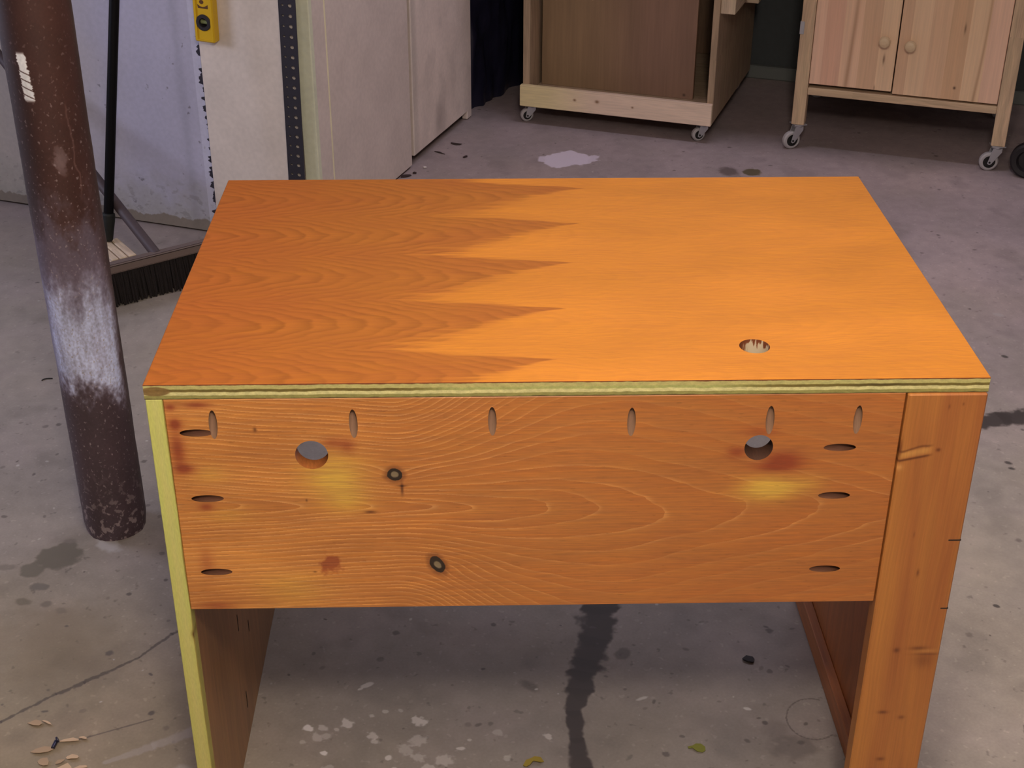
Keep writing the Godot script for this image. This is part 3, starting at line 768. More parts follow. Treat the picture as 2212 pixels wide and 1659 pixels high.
func bench() -> void:
	var t := thing("workbench", "orange stained wooden workbench with plywood top and drilled pine front board", "workbench", Vector3.ZERO, TH)
	var H := BH
	# --- top: a veneered sheet of plywood; its sides show the plies
	var topm := tmat(tex(top_image()), 0.55)
	topm.metallic_specular = 0.15
	var n1 := noise(1.0, 3, 71)
	var plym := tmat(tex(paint(1536, 64, func(u: float, v: float) -> Color:
		var x := u * BW
		var w := v + 0.05 * n1.get_noise_2d(x * 14.0, 1.0) * (1.0 - absf(v - 0.5) * 1.6) + 0.03 * n1.get_noise_2d(x * 60.0, 3.0)
		var mid := smoothstep(0.27, 0.34, x) * smoothstep(0.70, 0.60, x)
		var c := rgb(120, 66, 34)
		c = c.lerp(rgb(186, 178, 112), smoothstep(0.11, 0.15, w))
		c = c.lerp(rgb(112, 98, 44).lerp(rgb(172, 174, 104), mid), smoothstep(0.36, 0.41, w))
		c = c.lerp(rgb(212, 204, 142), smoothstep(0.53, 0.58, w))
		c = c.lerp(rgb(146, 140, 78), smoothstep(0.74, 0.80, w))
		c = c.lerp(rgb(92, 76, 40), smoothstep(0.93, 0.98, w) * (0.6 + 0.8 * n1.get_noise_2d(x * 30.0, 9.0)))
		c = c.lerp(rgb(126, 98, 52), 0.9 * smoothstep(1.0, 0.8, Vector2((x - 0.012) / 0.018, (v - 0.5) / 0.32).length()))
		c = c.lerp(rgb(74, 60, 26), 0.8 * gs(x, v, 0.80, 0.45, 0.03, 0.06))
		var k := 1.0 + 0.10 * n1.get_noise_2d(x * 90.0, v * 3.0) + 0.05 * n1.get_noise_2d(x * 400.0, v * 9.0)
		return Color(c.r * k, c.g * k, c.b * k))), 0.75)
	var am := ArrayMesh.new()
	var s0 := mk()
	var s1 := mk()
	var b := 0.0012
	var y1 := H
	var y0 := H - 0.019
	var uvt := func(p: Vector3) -> Vector2: return Vector2(p.x / BW, (p.z + BD) / BD)
	var uvs := func(p: Vector3) -> Vector2: return Vector2((p.x + p.z) / BW, (y1 - p.y) / 0.019)
	var co := [Vector2(0, -BD), Vector2(BW, -BD), Vector2(BW, 0), Vector2(0, 0)]
	var ci := [Vector2(b, -BD + b), Vector2(BW - b, -BD + b), Vector2(BW - b, -b), Vector2(b, -b)]
	var up := []
	var ed := []
	var lw := []
	for k in 4:
		up.append(Vector3(ci[k].x, y1, ci[k].y)); ed.append(Vector3(co[k].x, y1 - b, co[k].y)); lw.append(Vector3(co[k].x, y0, co[k].y))
	quad(s0, up[0], up[1], up[2], up[3], Vector3.UP, uvt.call(up[0]), uvt.call(up[1]), uvt.call(up[2]), uvt.call(up[3]))
	for k in 4:
		var j := (k + 1) % 4
		var nn: Vector3 = [Vector3(0, 0, -1), Vector3(1, 0, 0), Vector3(0, 0, 1), Vector3(-1, 0, 0)][k]
		quad(s0, up[k], up[j], ed[j], ed[k], (nn + Vector3.UP).normalized(), uvt.call(up[k]), uvt.call(up[j]), uvt.call(ed[j]), uvt.call(ed[k]))
		quad(s1, ed[k], ed[j], lw[j], lw[k], nn, uvs.call(ed[k]), uvs.call(ed[j]), uvs.call(lw[j]), uvs.call(lw[k]))
	quad(s1, lw[0], lw[1], lw[2], lw[3], Vector3.DOWN, Vector2(0, 0.85), Vector2(1, 0.85), Vector2(1, 0.9), Vector2(0, 0.9))
	s0.set_material(topm); s1.set_material(plym)
	s0.commit(am); s1.commit(am)
	var holem := tmat(tex(paint(256, 48, func(u: float, v: float) -> Color:
		var w := n1.get_noise_2d(u * 22.0, v * 1.2)
		var raw := smoothstep(-0.05, 0.05, v - 0.25 - 0.5 * w) * smoothstep(0.34, 0.27, absf(u - HOLE_U) + 0.06 * w)
		return rgb(128, 66, 34).lerp(rgb(214, 196, 164), raw))), 0.8)
	var top := CSGCombiner3D.new()
	top.name = "tabletop"
	t.add_child(top, true)
	top.add_child(csg_mesh(am, null))
	top.add_child(cutter(Vector3(0.670, H + 0.004, -0.0755), Vector3(0.670, H - 0.03, -0.0755), 0.0172, holem, 40))
	# --- front board with bench-dog holes and pocket-screw slots
	var apm := tmat(tex(apron_image()), 0.45)
	var ap := CSGCombiner3D.new()
	ap.name = "front_board"
	t.add_child(ap, true)
	var sa := mk()
	cbox(sa, Vector3(0.0192, H - 0.303, -0.019), Vector3(0.8248, H - 0.0191, 0.0), 0.0012, 0, 1.0, Vector2.ZERO, Transform3D.IDENTITY, func(p: Vector3, _a: int) -> Vector2: return Vector2((p.x - 0.019) / 0.806, (H - 0.019 - p.y) / 0.284))
	ap.add_child(csg_mesh(sa.commit(), apm))
	ap.add_child(cutter(Vector3(0.1745, H - 0.0912, 0.005), Vector3(0.1745, H - 0.0912, -0.03), 0.0182, M.shellac_dark, 40))
	ap.add_child(cutter(Vector3(0.6685, H - 0.0888, 0.006), Vector3(0.6720, H - 0.0805, -0.03), 0.0158, M.dark_cut, 40))
	var c15 := cos(deg_to_rad(15.0))
	var s15 := sin(deg_to_rad(15.0))
	for q in [[0.0703, -0.0512], [0.2224, -0.0518], [0.3739, -0.0503], [0.5262, -0.0528], [0.6785, -0.0522], [0.7753, -0.0527]]:
		var cc := Vector3(q[0], H + q[1], 0)
		var d := Vector3(-0.02 + 0.04 * rng.randf(), c15, -s15)
		ap.add_child(cutter(cc - d * 0.06, cc + d * 0.021, 0.0047, M.raw_cut, 20))
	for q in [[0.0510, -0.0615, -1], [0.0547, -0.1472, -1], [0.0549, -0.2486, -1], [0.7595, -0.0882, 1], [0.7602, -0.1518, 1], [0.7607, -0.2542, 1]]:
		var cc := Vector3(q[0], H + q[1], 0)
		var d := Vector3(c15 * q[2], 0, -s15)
		ap.add_child(cutter(cc - d * 0.06, cc + d * 0.022, 0.0047, M.shaded_cut, 20))
	# --- leg board on the right of the front
	var lm := tmat(tex(leg_image()), 0.45)
	var sl := mk()
	cbox(sl, Vector3(0.826, 0.0, -0.019), Vector3(0.9135, H - 0.0195, 0.0035), 0.0016, 1, 1.0, Vector2.ZERO, Transform3D.IDENTITY, func(p: Vector3, _a: int) -> Vector2: return Vector2((p.x - 0.825) / 0.089, (H - 0.019 - p.y) / 0.7035))
	var leg := obj("leg", sl.commit(), lm, t)
	for q in [[0.899, -0.2131], [0.9045, -0.3117]]:
		var sn := mk()
		cbox(sn, Vector3(q[0], H + q[1] - 0.0009, -0.004), Vector3(0.9137, H + q[1] + 0.0009, 0.0037), 0.0002)
		obj("staple", sn.commit(), mat(rgb(40, 24, 14), 0.6), leg)
	# --- side panels: plywood, their raw edges to the front
	var pm := tmat(tex(paint(96, 1024, func(u: float, v: float) -> Color:
		var w := n1.get_noise_2d(u * 2.0, v * 9.0)
		var c := rgb(202, 206, 110).lerp(rgb(188, 178, 98), clampf(v * 1.1 + 0.4 * w, 0, 1))
		c = c.lerp(rgb(206, 196, 130), 0.4 * gs(u, 0, 0.55, 0, 0.3, 1))
		c = c.lerp(rgb(112, 92, 36), 0.8 * gs(u, v, 0.97, 0.455, 0.12, 0.008) + 0.6 * smoothstep(0.93, 1.0, u + 0.04 * w))
		var k := 1.0 + 0.05 * n1.get_noise_2d(u * 10.0, v * 60.0) + 0.04 * w
		return Color(c.r * k, c.g * k, c.b * k))), 0.75)
	var sp := mk()
	cbox(sp, Vector3(0.0006, 0.0, -0.0185), Vector3(0.0190, H - 0.0195, 0.0), 0.0008, 1, 1.0, Vector2.ZERO, Transform3D.IDENTITY, func(p: Vector3, _a: int) -> Vector2: return Vector2(p.x / 0.019, (H - 0.019 - p.y) / 0.7035))
	var side := obj("side_panel", boxm(Vector3(0.0006, 0.0, -0.60), Vector3(0.0188, H - 0.0195, -0.0185), 0.0006, 1, 2.0), M.shellac, t)
	obj("raw_edge", sp.commit(), pm, side)
	for q in [[0.204, -0.246, 0.028], [0.143, -0.316, 0.020], [0.063, -0.248, 0.030]]:
		var sm := mk()
		cbox(sm, Vector3(0.0186, q[0] - q[2] / 2, q[1] - 0.0015), Vector3(0.0192, q[0] + q[2] / 2, q[1] + 0.0015), 0.0002, 1, 1.0, Vector2.ZERO)
		obj("slot", sm.commit(), mat(rgb(34, 22, 14), 0.8), side)
	var side2 := obj("side_panel", boxm(Vector3(0.8945, 0.0, -0.60), Vector3(0.9133, H - 0.0195, -0.0195), 0.0008, 1, 2.0), M.shellac_dark, t)
	obj("cleat", boxm(Vector3(0.880, 0.0005, -0.56), Vector3(0.8945, 0.038, -0.025), 0.0012, 2, 2.0), M.shellac_dark, t)
	obj("back_rail", boxm(Vector3(0.0192, H - 0.11, -0.60), Vector3(0.8943, H - 0.0195, -0.581), 0.0012, 0, 2.0), M.shellac, t)

const HOLE_U := 0.5

# ------------------------------------------------------------------ things on the partition
func wall_things() -> void:
	var b := obj("wall_board", boxm(Vector3(-1.030, 0.05, -1.8645), Vector3(-0.774, 1.22, -1.852), 0.0015), M.cream_light)
	tag(b, "smooth cream board fixed upright on the whitewashed wall behind the level", "board")
	# perforated steel angle: one plate with two rows of holes, and a flange
	var t := thing("slotted_angle", "dark grey perforated steel angle standing upright between cream board and pale post", "metal strip")
	var st := mk()
	var pitch := 0.0246
	var y := 0.02
	while y < 1.2:
		for col in [[-0.0215, -0.0045, -0.0125, 0.0036, 0.0028], [-0.0045, 0.0215, 0.0065, 0.0052, 0.0046]]:
			var x0: float = col[0]
			var x1: float = col[1]
			var cx: float = col[2]
			var cy := y + pitch / 2
			var outer := []
			var inner := []
			for k in 16:
				var an := TAU * k / 16.0
				var dv := Vector2(cos(an), sin(an))
				inner.append(Vector3(cx + dv.x * col[3], cy + dv.y * col[4], 0))
				var tx := ((x1 - cx) if dv.x > 0 else (cx - x0)) / maxf(absf(dv.x), 1e-6)
				var ty := (pitch / 2) / maxf(absf(dv.y), 1e-6)
				outer.append(Vector3(cx, cy, 0) + Vector3(dv.x, dv.y, 0) * minf(tx, ty))
			# the corners of the cell
			var cor := [Vector3(x1, cy + pitch / 2, 0), Vector3(x0, cy + pitch / 2, 0), Vector3(x0, cy - pitch / 2, 0), Vector3(x1, cy - pitch / 2, 0)]
			for k in 16:
				var j := (k + 1) % 16
				for f in [[0.0, -1.0], [0.0022, 1.0]]:
					var o := Vector3(0, 0, f[0])
					var nn := Vector3(0, 0, f[1])
					quad(st, outer[k] + o, outer[j] + o, inner[j] + o, inner[k] + o, nn)
					for c in cor:
						var e0: Vector3 = outer[k]
						var e1: Vector3 = outer[j]
						if absf(e0.x - e1.x) > 1e-6 and absf(e0.y - e1.y) > 1e-6 and (c - (e0 + e1) / 2).length() < 0.009 and absf(c.x - e0.x) < 0.02 and (absf(c.x - e0.x) < 1e-5 or absf(c.x - e1.x) < 1e-5):
							tri(st, e0 + o, c + o, e1 + o, nn, Vector2(), Vector2(), Vector2())
				var mid: Vector3 = Vector3(cx, cy, 0) - (inner[k] + inner[j]) / 2
				quad(st, inner[k], inner[j], inner[j] + Vector3(0, 0, 0.0022), inner[k] + Vector3(0, 0, 0.0022), mid.normalized())
		y += pitch
	for xx in [-0.0215, 0.0215]:
		quad(st, Vector3(xx, 0.02, 0), Vector3(xx, y, 0), Vector3(xx, y, 0.0022), Vector3(xx, 0.02, 0.0022), Vector3(signf(xx), 0, 0))
	obj("perforated_face", st.commit(), M.steel_dark, t)
	obj("flange", boxm(Vector3(-0.0235, 0.02, -0.006), Vector3(-0.0212, y, 0.0022), 0.0005), M.steel_dark, t)
	t.position = Vector3(-0.790, 0.0, -1.8460)
	t.rotation.z = -0.019
	# the yellow level, hung over the board's left edge
	var l := thing("spirit_level", "yellow box level hanging upright over the left edge of the cream board", "level", Vector3(-0.996, 0.520, -1.851))
	l.rotation.z = -0.028
	var yel := mat(rgb(214, 172, 22), 0.45)
	var body := CSGCombiner3D.new()
	body.name = "body"
	l.add_child(body, true)
	var sb := mk()
	cbox(sb, Vector3(-0.0265, 0.0, 0.0), Vector3(0.0265, 0.61, 0.026), 0.003)
	body.add_child(csg_mesh(sb.commit(), yel))
	for f in [[0.0005, 0.60]]:   # the web between the two rails is sunk a little
		var sw := mk()
		cbox(sw, Vector3(-0.0185, 0.006, 0.0235), Vector3(0.0185, 0.604, 0.03), 0.0004)
		body.add_child(csg_mesh(sw.commit(), yel, CSGShape3D.OPERATION_SUBTRACTION))
	body.add_child(cutter(Vector3(-0.001, 0.047, 0.03), Vector3(-0.001, 0.047, -0.004), 0.0135, yel, 32))
	var sr := mk()   # black vial ring
	lathe(sr, [Vector2(0.0105, -0.001), Vector2(0.0105, 0.020), Vector2(0.0112, 0.0215), Vector2(0.0185, 0.0215), Vector2(0.0198, 0.020), Vector2(0.0198, 0.0185), Vector2(0.0134, 0.0185), Vector2(0.0134, -0.001), Vector2(0.0105, -0.001)], 32, along(Vector3(-0.001, 0.047, 0.005), Vector3(-0.001, 0.047, 1.0)))
	obj("vial_ring", sr.commit(), mat(rgb(38, 34, 38), 0.5), l)
	var sv := mk()
	rod(sv, Vector3(-0.0118, 0.047, 0.014), Vector3(0.0098, 0.047, 0.014), 0.0062, 16)
	obj("vial", sv.commit(), mat(rgb(132, 140, 96), 0.2), l)
	# the part of the printed letter that shows: a bowed bar with a dot over it
	var bar := PackedVector2Array()
	for k in 9:
		bar.append(Vector2(-0.0150 + 0.0285 * k / 8.0, 0.0905 - 0.006 * sin(PI * k / 8.0)))
	bar.append_array(PackedVector2Array([Vector2(0.0135, 0.0805), Vector2(-0.0125, 0.0810)]))
	var sm := mk()
	prism(sm, bar, 0.0003, Transform3D(Basis(), Vector3(0, 0, 0.0235)))
	var disc := PackedVector2Array()
	for k in 16: disc.append(Vector2(-0.0030 + 0.0058 * cos(TAU * k / 16), 0.0960 + 0.0050 * sin(TAU * k / 16)))
	prism(sm, disc, 0.0003, Transform3D(Basis(), Vector3(0, 0, 0.0235)))
	obj("printed_mark", sm.commit(), mat(rgb(92, 56, 20), 0.6), l)

func cupboard() -> void:
	var t := thing("cupboard", "tall cream painted cupboard with scuffed door at the end of the partition", "cupboard", Vector3(-0.755, 0, -2.5))
	obj("carcass", boxm(Vector3(-0.55, 0.02, -0.480), Vector3(-0.060, 1.95, 0.50), 0.002), mat(rgb(38, 26, 25), 0.8), t)  # carcass and plinth near-black, standing for shade in the door gaps
	obj("plinth", boxm(Vector3(-0.55, 0.0, -0.478), Vector3(-0.060, 0.02, 0.50), 0.001), mat(rgb(38, 26, 25), 0.8), t)
	obj("side_panel", boxm(Vector3(-0.019, 0.006, 0.006), Vector3(0.0, 1.95, 0.545), 0.0015), M.cream_side, t)
	obj("foot", boxm(Vector3(-0.019, 0.0, 0.02), Vector3(-0.003, 0.006, 0.53), 0.001), mat(rgb(80, 60, 58), 0.8), t)
	obj("stile", boxm(Vector3(-0.036, 0.0, 0.5525), Vector3(0.019, 1.95, 0.6195), 0.0015), M.cream_side, t)
	obj("lip", boxm(Vector3(-0.019, 0.006, 0.5445), Vector3(0.020, 1.95, 0.5522), 0.003), M.cream_warm, t)
	var n1 := noise(1.0, 3, 81)
	var dm := tmat(tex(paint(256, 512, func(u: float, v: float) -> Color:
		var z := 0.47 * u
		var y := 1.0 * v
		var c := rgb(228, 212, 204)
		var k := 1.0 + 0.05 * n1.get_noise_2d(z * 8.0, y * 5.0) + 0.03 * n1.get_noise_2d(z * 60.0, y * 60.0)
		var sm := smoothstep(0.15, 0.55, n1.get_noise_2d(z * 9.0 + 4.0, y * 7.0) + 0.3 * gs(z, y, 0.22, 0.16, 0.12, 0.12))
		c = c.lerp(rgb(140, 130, 128), 0.10 * sm)
		c = c.lerp(rgb(132, 120, 116), 0.4 * gs(z, y, 0.20, 0.075, 0.035, 0.05))
		c = c.lerp(rgb(196, 184, 176), 0.7 * smoothstep(0.05, 0.02, z))
		return Color(c.r * k, c.g * k, c.b * k))), 0.5)
	var sd := mk()
	var fuv := func(p: Vector3, _a: int) -> Vector2: return Vector2((-0.014 - p.z) / 0.47, p.y)
	cbox(sd, Vector3(-0.019, 0.0265, -0.485), Vector3(0.0005, 1.94, -0.014), 0.003, 1, 1.0, Vector2.ZERO, Transform3D.IDENTITY, fuv)
	cbox(sd, Vector3(-0.019, 0.002, -0.485), Vector3(0.0003, 0.03, -0.447), 0.002, 1, 1.0, Vector2.ZERO, Transform3D.IDENTITY, fuv)
	obj("door", sd.commit(), dm, t)
	# dark plastic sheet over whatever is stacked beyond the cupboard
	var path := [Vector2(-1.35, -3.03), Vector2(-0.90, -3.025), Vector2(-0.765, -3.035), Vector2(-0.735, -3.13), Vector2(-0.705, -3.30), Vector2(-0.690, -3.50), Vector2(-0.70, -3.66), Vector2(-1.0, -3.69), Vector2(-1.35, -3.69)]
	var cv := Curve2D.new()
	for p in path: cv.add_point(p)
	var nn := noise(1.0, 3, 82)
	var st := mk()
	st.set_smooth_group(0)
	var W := 110
	var Hn := 40
	var ln := cv.get_baked_length()
	var pt := func(i: int, j: int) -> Vector3:
		var s := ln * i / W
		var p := cv.sample_baked(s)
		var y := 1.35 * j / Hn
		var f := 0.030 * nn.get_noise_2d(s * 6.0 + y * 2.0, y * 1.6) + 0.016 * nn.get_noise_2d(s * 16.0 + 5.0, y * 5.0)
		var slope := -0.05 * (float(j) / Hn)
		var dirn := (p - Vector2(-1.2, -3.35)).normalized()
		var q := p + dirn * (f + slope - 0.02)
		return Vector3(q.x, y, q.y)
	for i in W:
		for j in Hn:
			var a: Vector3 = pt.call(i, j)
			var b: Vector3 = pt.call(i + 1, j)
			var c: Vector3 = pt.call(i + 1, j + 1)
			var d: Vector3 = pt.call(i, j + 1)
			for v in [a, b, c, a, c, d]: st.add_vertex(v)
	var topc := Vector3(-1.1, 1.42, -3.35)
	for i in W:
		for v in [pt.call(i, Hn), pt.call(i + 1, Hn), topc]: st.add_vertex(v)
	st.generate_normals()
	var tm := mat(rgb(30, 30, 50), 0.42)
	tm.roughness = 0.3
	tm.cull_mode = BaseMaterial3D.CULL_DISABLED
	tag(obj("plastic_sheet", st.commit(), tm), "crumpled dark navy plastic sheet hanging between cream cupboard and wooden cart", "sheet")

func broom() -> void:
	var A := Vector3(-1.049, 0, -1.391)
	var d := Vector3(0.575, 0, -0.818)
	var n := Vector3(0.818, 0, 0.575)
	var t := thing("push_broom", "dusty push broom with dark bristles lying behind the steel column", "broom", A + d * 0.135)
	var fr := Transform3D(Basis(d, Vector3.UP, d.cross(Vector3.UP)), Vector3.ZERO)   # x along the head, z away from or to the viewer
	var zs := 1.0 if fr.basis.z.dot(n) > 0 else -1.0
	var st := mk()
	var zz := func(v: float) -> float: return v * zs
	var prof := [Vector2(-0.0485, 0.079), Vector2(-0.0485, 0.092), Vector2(-0.044, 0.099), Vector2(-0.020, 0.101), Vector2(-0.0155, 0.098), Vector2(-0.0125, 0.083), Vector2(-0.0125, 0.079)]
	var pp := PackedVector2Array()
	for q in prof: pp.append(q)
	# profile in the (n, y) plane swept along the head
	prism(st, pp, 0.46, Transform3D(Basis(n, Vector3.UP, d), -d * 0.23), 0.002)
	obj("head", st.commit(), mat(rgb(104, 88, 82), 0.8), t)
	var br := mk()
	for i in 150:
		for j in 7:
			var s := -0.226 + 0.452 * (i + rng.randf() * 0.9) / 150.0
			var w := -0.045 + 0.0315 * (j + 0.3 + 0.4 * rng.randf()) / 7.0
			var top := d * s + n * w + Vector3(0, 0.080, 0)
			var flare := (w + 0.029) * 0.75 + rng.randf_range(-0.004, 0.004)
			var bot := d * (s + rng.randf_range(-0.006, 0.006)) + n * (w + flare) + Vector3(0, 0.0006 + 0.004 * rng.randf(), 0)
			var r := 0.0017
			for k in 4:
				var a0 := TAU * k / 4.0
				var a1 := TAU * (k + 1) / 4.0
				var e0 := (d * cos(a0) + n * sin(a0)) * r
				var e1 := (d * cos(a1) + n * sin(a1)) * r
				quad(br, top + e0, top + e1, bot + e1 * 1.3, bot + e0 * 1.3, (e0 + e1).normalized())
			quad(br, bot + d * r, bot + n * r, bot - d * r, bot - n * r, Vector3.DOWN)
	var bo := obj("bristles", br.commit(), mat(rgb(32, 24, 24), 0.95), t)
	bo.set_meta("kind", "stuff")
	var hb := d * 0.0 - n * 0.036 + Vector3(0, 0.090, 0)
	var q := Vector3(-1.606, 0.435, -1.826) - t.position
	var sh := mk()
	rod(sh, hb, hb + (q - hb) * 1.02, 0.0125, 20, 0.0118)
	obj("handle", sh.commit(), mat(rgb(74, 62, 66), 0.6), t)
	# the thin black pole on its wooden offcut
	var pb := Vector3(-1.158, 0.0895, -1.556)
	var p2 := Vector3(-1.118, 0.647, -1.655)
	var up := (p2 - pb).normalized()
	var pole := thing("black_pole", "thin black pole with rubber tip leaning towards the whitewashed wall", "pole", pb)
	var s1 := mk()
	rod(s1, up * 0.055, up * 1.30, 0.0118, 20)
	obj("tube", s1.commit(), M.black, pole)
	var s2 := mk()
	lathe(s2, [Vector2(0, 0.002), Vector2(0.0105, 0.002), Vector2(0.0125, 0.006), Vector2(0.0155, 0.050), Vector2(0.0158, 0.066), Vector2(0.0145, 0.070), Vector2(0.0118, 0.071)], 20, along(Vector3.ZERO, up))
	obj("rubber_tip", s2.commit(), mat(rgb(18, 22, 20), 0.7), pole)
	var off := thing("wood_offcut", "pale grooved wooden offcut under the foot of the black pole", "wood scrap", Vector3(-1.118, 0, -1.524), -0.62)
	obj("block", boxm(Vector3(-0.062, 0.0, -0.032), Vector3(0.060, 0.0815, 0.032), 0.002, 0, 3.0), M.pine_pale, off)
	for z in [[-0.031, -0.012], [-0.009, 0.010], [0.013, 0.031]]:
		obj("slat", boxm(Vector3(-0.061, 0.0812, z[0]), Vector3(0.059, 0.0885, z[1]), 0.002, 0, 3.0), M.pine_pale, off)

func column() -> void:
	var n1 := noise(1.0, 4, 91)
	var n2 := noise(1.0, 3, 92)
	var img := paint(512, 1400, func(u: float, v: float) -> Color:
		var a := u * TAU
		var y := 1.4 * (1.0 - v)
		var x := 0.054 * (a if u < 0.645 else a - TAU)      # metres round the pipe, seam at the back
		var e := 0.03 * n1.get_noise_2d(x * 22.0, y * 10.0) + 0.012 * n2.get_noise_2d(x * 90.0, y * 60.0)
		var speck := n2.get_noise_2d(x * 170.0, y * 130.0)
		var side := u if u < 0.645 else u - 1.0               # -0.105 right edge, 0.145 middle, 0.395 left edge
		var c := rgb(68, 41, 36)
		c = c.lerp(rgb(58, 40, 42), smoothstep(0.18, 0.30, side))
		# middle: worn, greyish, then scuffed almost bare with a bluish gloss painted in
		var worn := smoothstep(0.66, 0.55, y + e * 2.0)
		c = c.lerp(rgb(104, 92, 106), 0.95 * worn * smoothstep(-0.09, 0.05, side + e))
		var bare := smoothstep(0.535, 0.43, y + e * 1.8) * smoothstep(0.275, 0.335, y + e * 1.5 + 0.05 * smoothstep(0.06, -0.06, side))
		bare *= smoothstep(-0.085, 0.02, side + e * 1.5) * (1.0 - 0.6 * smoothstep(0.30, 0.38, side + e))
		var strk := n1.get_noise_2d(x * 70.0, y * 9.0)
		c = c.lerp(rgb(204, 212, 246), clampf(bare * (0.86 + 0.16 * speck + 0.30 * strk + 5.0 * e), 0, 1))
		var low := smoothstep(0.36, 0.28, y + e)
		c = c.lerp(rgb(66, 50, 54), 0.75 * low * (1.0 - bare))
		# pale flecks of paint everywhere below head height, big flakes at the foot
		var fl := smoothstep(0.42, 0.56, n2.get_noise_2d(x * 120.0 + 40.0, y * 100.0)) * smoothstep(1.2, 0.55, y)
		c = c.lerp(rgb(160, 148, 150), 0.7 * fl)
		var big := smoothstep(0.20, 0.34, n1.get_noise_2d(x * 55.0 + 7.0, y * 44.0)) * smoothstep(0.17, 0.02, y)
		c = c.lerp(rgb(156, 142, 142), 0.8 * big)
		c = c.lerp(rgb(64, 46, 40), 0.6 * smoothstep(0.02, -0.08, side))
		var scr := exp(-pow((side - 0.07 - 0.02 * n1.get_noise_2d(3.0, y * 20.0) - (y - 0.75) * 0.05) / 0.004, 2.0)) * smoothstep(0.63, 0.66, y) * smoothstep(0.80, 0.78, y)
		c = c.lerp(rgb(126, 96, 92), 0.5 * scr)
		c = c.lerp(rgb(140, 122, 126), 0.6 * smoothstep(0.2, 0.5, gs(side, y, 0.135, 0.705, 0.03, 0.02) + 0.5 * n1.get_noise_2d(x * 60.0, y * 60.0)) * gs(side, y, 0.135, 0.705, 0.05, 0.03))
		# chalk squiggle: a zigzag of white strokes
		var cy := (0.872 - y) / 0.072
		if cy > -0.06 and cy < 1.06:
			var mid := 0.236 - 0.012 * cy + 0.004 * n2.get_noise_2d(y * 200.0, 2.0)
			var hw := 0.026 + 0.005 * n2.get_noise_2d(9.0, y * 300.0)
			var gap := 0.0 if cy < 0.34 else smoothstep(0.95, 0.995, absf(sin((y - (side - 0.236) * 0.16) * 270.0)))
			var ends := smoothstep(-0.05, 0.04, cy) * smoothstep(1.05, 0.96, cy)
			if cy < 0.34: hw *= 1.0 - 0.35 * absf(cy - 0.14) * 3.0
			c = c.lerp(rgb(236, 238, 244), ends * smoothstep(hw, hw - 0.006, absf(side - mid)) * (1.0 - 0.9 * gap))
		var k := 1.0 + 0.10 * n1.get_noise_2d(x * 14.0, y * 9.0) + 0.07 * speck
		return Color(c.r * k, c.g * k, c.b * k))
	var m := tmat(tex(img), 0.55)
	m.heightmap_enabled = false
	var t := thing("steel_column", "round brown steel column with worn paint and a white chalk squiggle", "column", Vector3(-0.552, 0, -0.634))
	t.set_meta("kind", "thing")
	var st := mk()
	var seg := 64
	var rows := []
	for j in 61: rows.append(1.4 * j / 60.0)
	rows.append(2.3)
	var P := func(i: int, j: int) -> Vector3:
		var an := TAU * i / seg
		var y: float = rows[j]
		var r := 0.0545 + 0.0010 * n1.get_noise_2d(cos(an) * 3.0 + 9.0, sin(an) * 3.0 + y * 9.0) + 0.0015 * smoothstep(0.06, 0.0, y) * n1.get_noise_2d(cos(an) * 9.0, sin(an) * 9.0)
		if y < 0.02: r -= 0.003
		return Vector3(cos(an) * r, y, sin(an) * r)
	for i in seg:
		for j in rows.size() - 1:
			var a: Vector3 = P.call(i, j)
			var b: Vector3 = P.call(i + 1, j)
			var c: Vector3 = P.call(i + 1, j + 1)
			var d: Vector3 = P.call(i, j + 1)
			var na := Vector3(a.x, 0, a.z).normalized()
			var nb := Vector3(b.x, 0, b.z).normalized()
			var u0 := float(i) / seg
			var u1 := float(i + 1) / seg
			var v0: float = 1.0 - minf(rows[j], 1.398) / 1.4
			var v1: float = 1.0 - minf(rows[j + 1], 1.398) / 1.4
			for q in [[a, na, u0, v0], [b, nb, u1, v0], [c, nb, u1, v1], [a, na, u0, v0], [c, nb, u1, v1], [d, na, u0, v1]]:
				st.set_normal(q[1]); st.set_uv(Vector2(q[2], q[3])); st.add_vertex(q[0])
	obj("pipe", st.commit(), m, t)

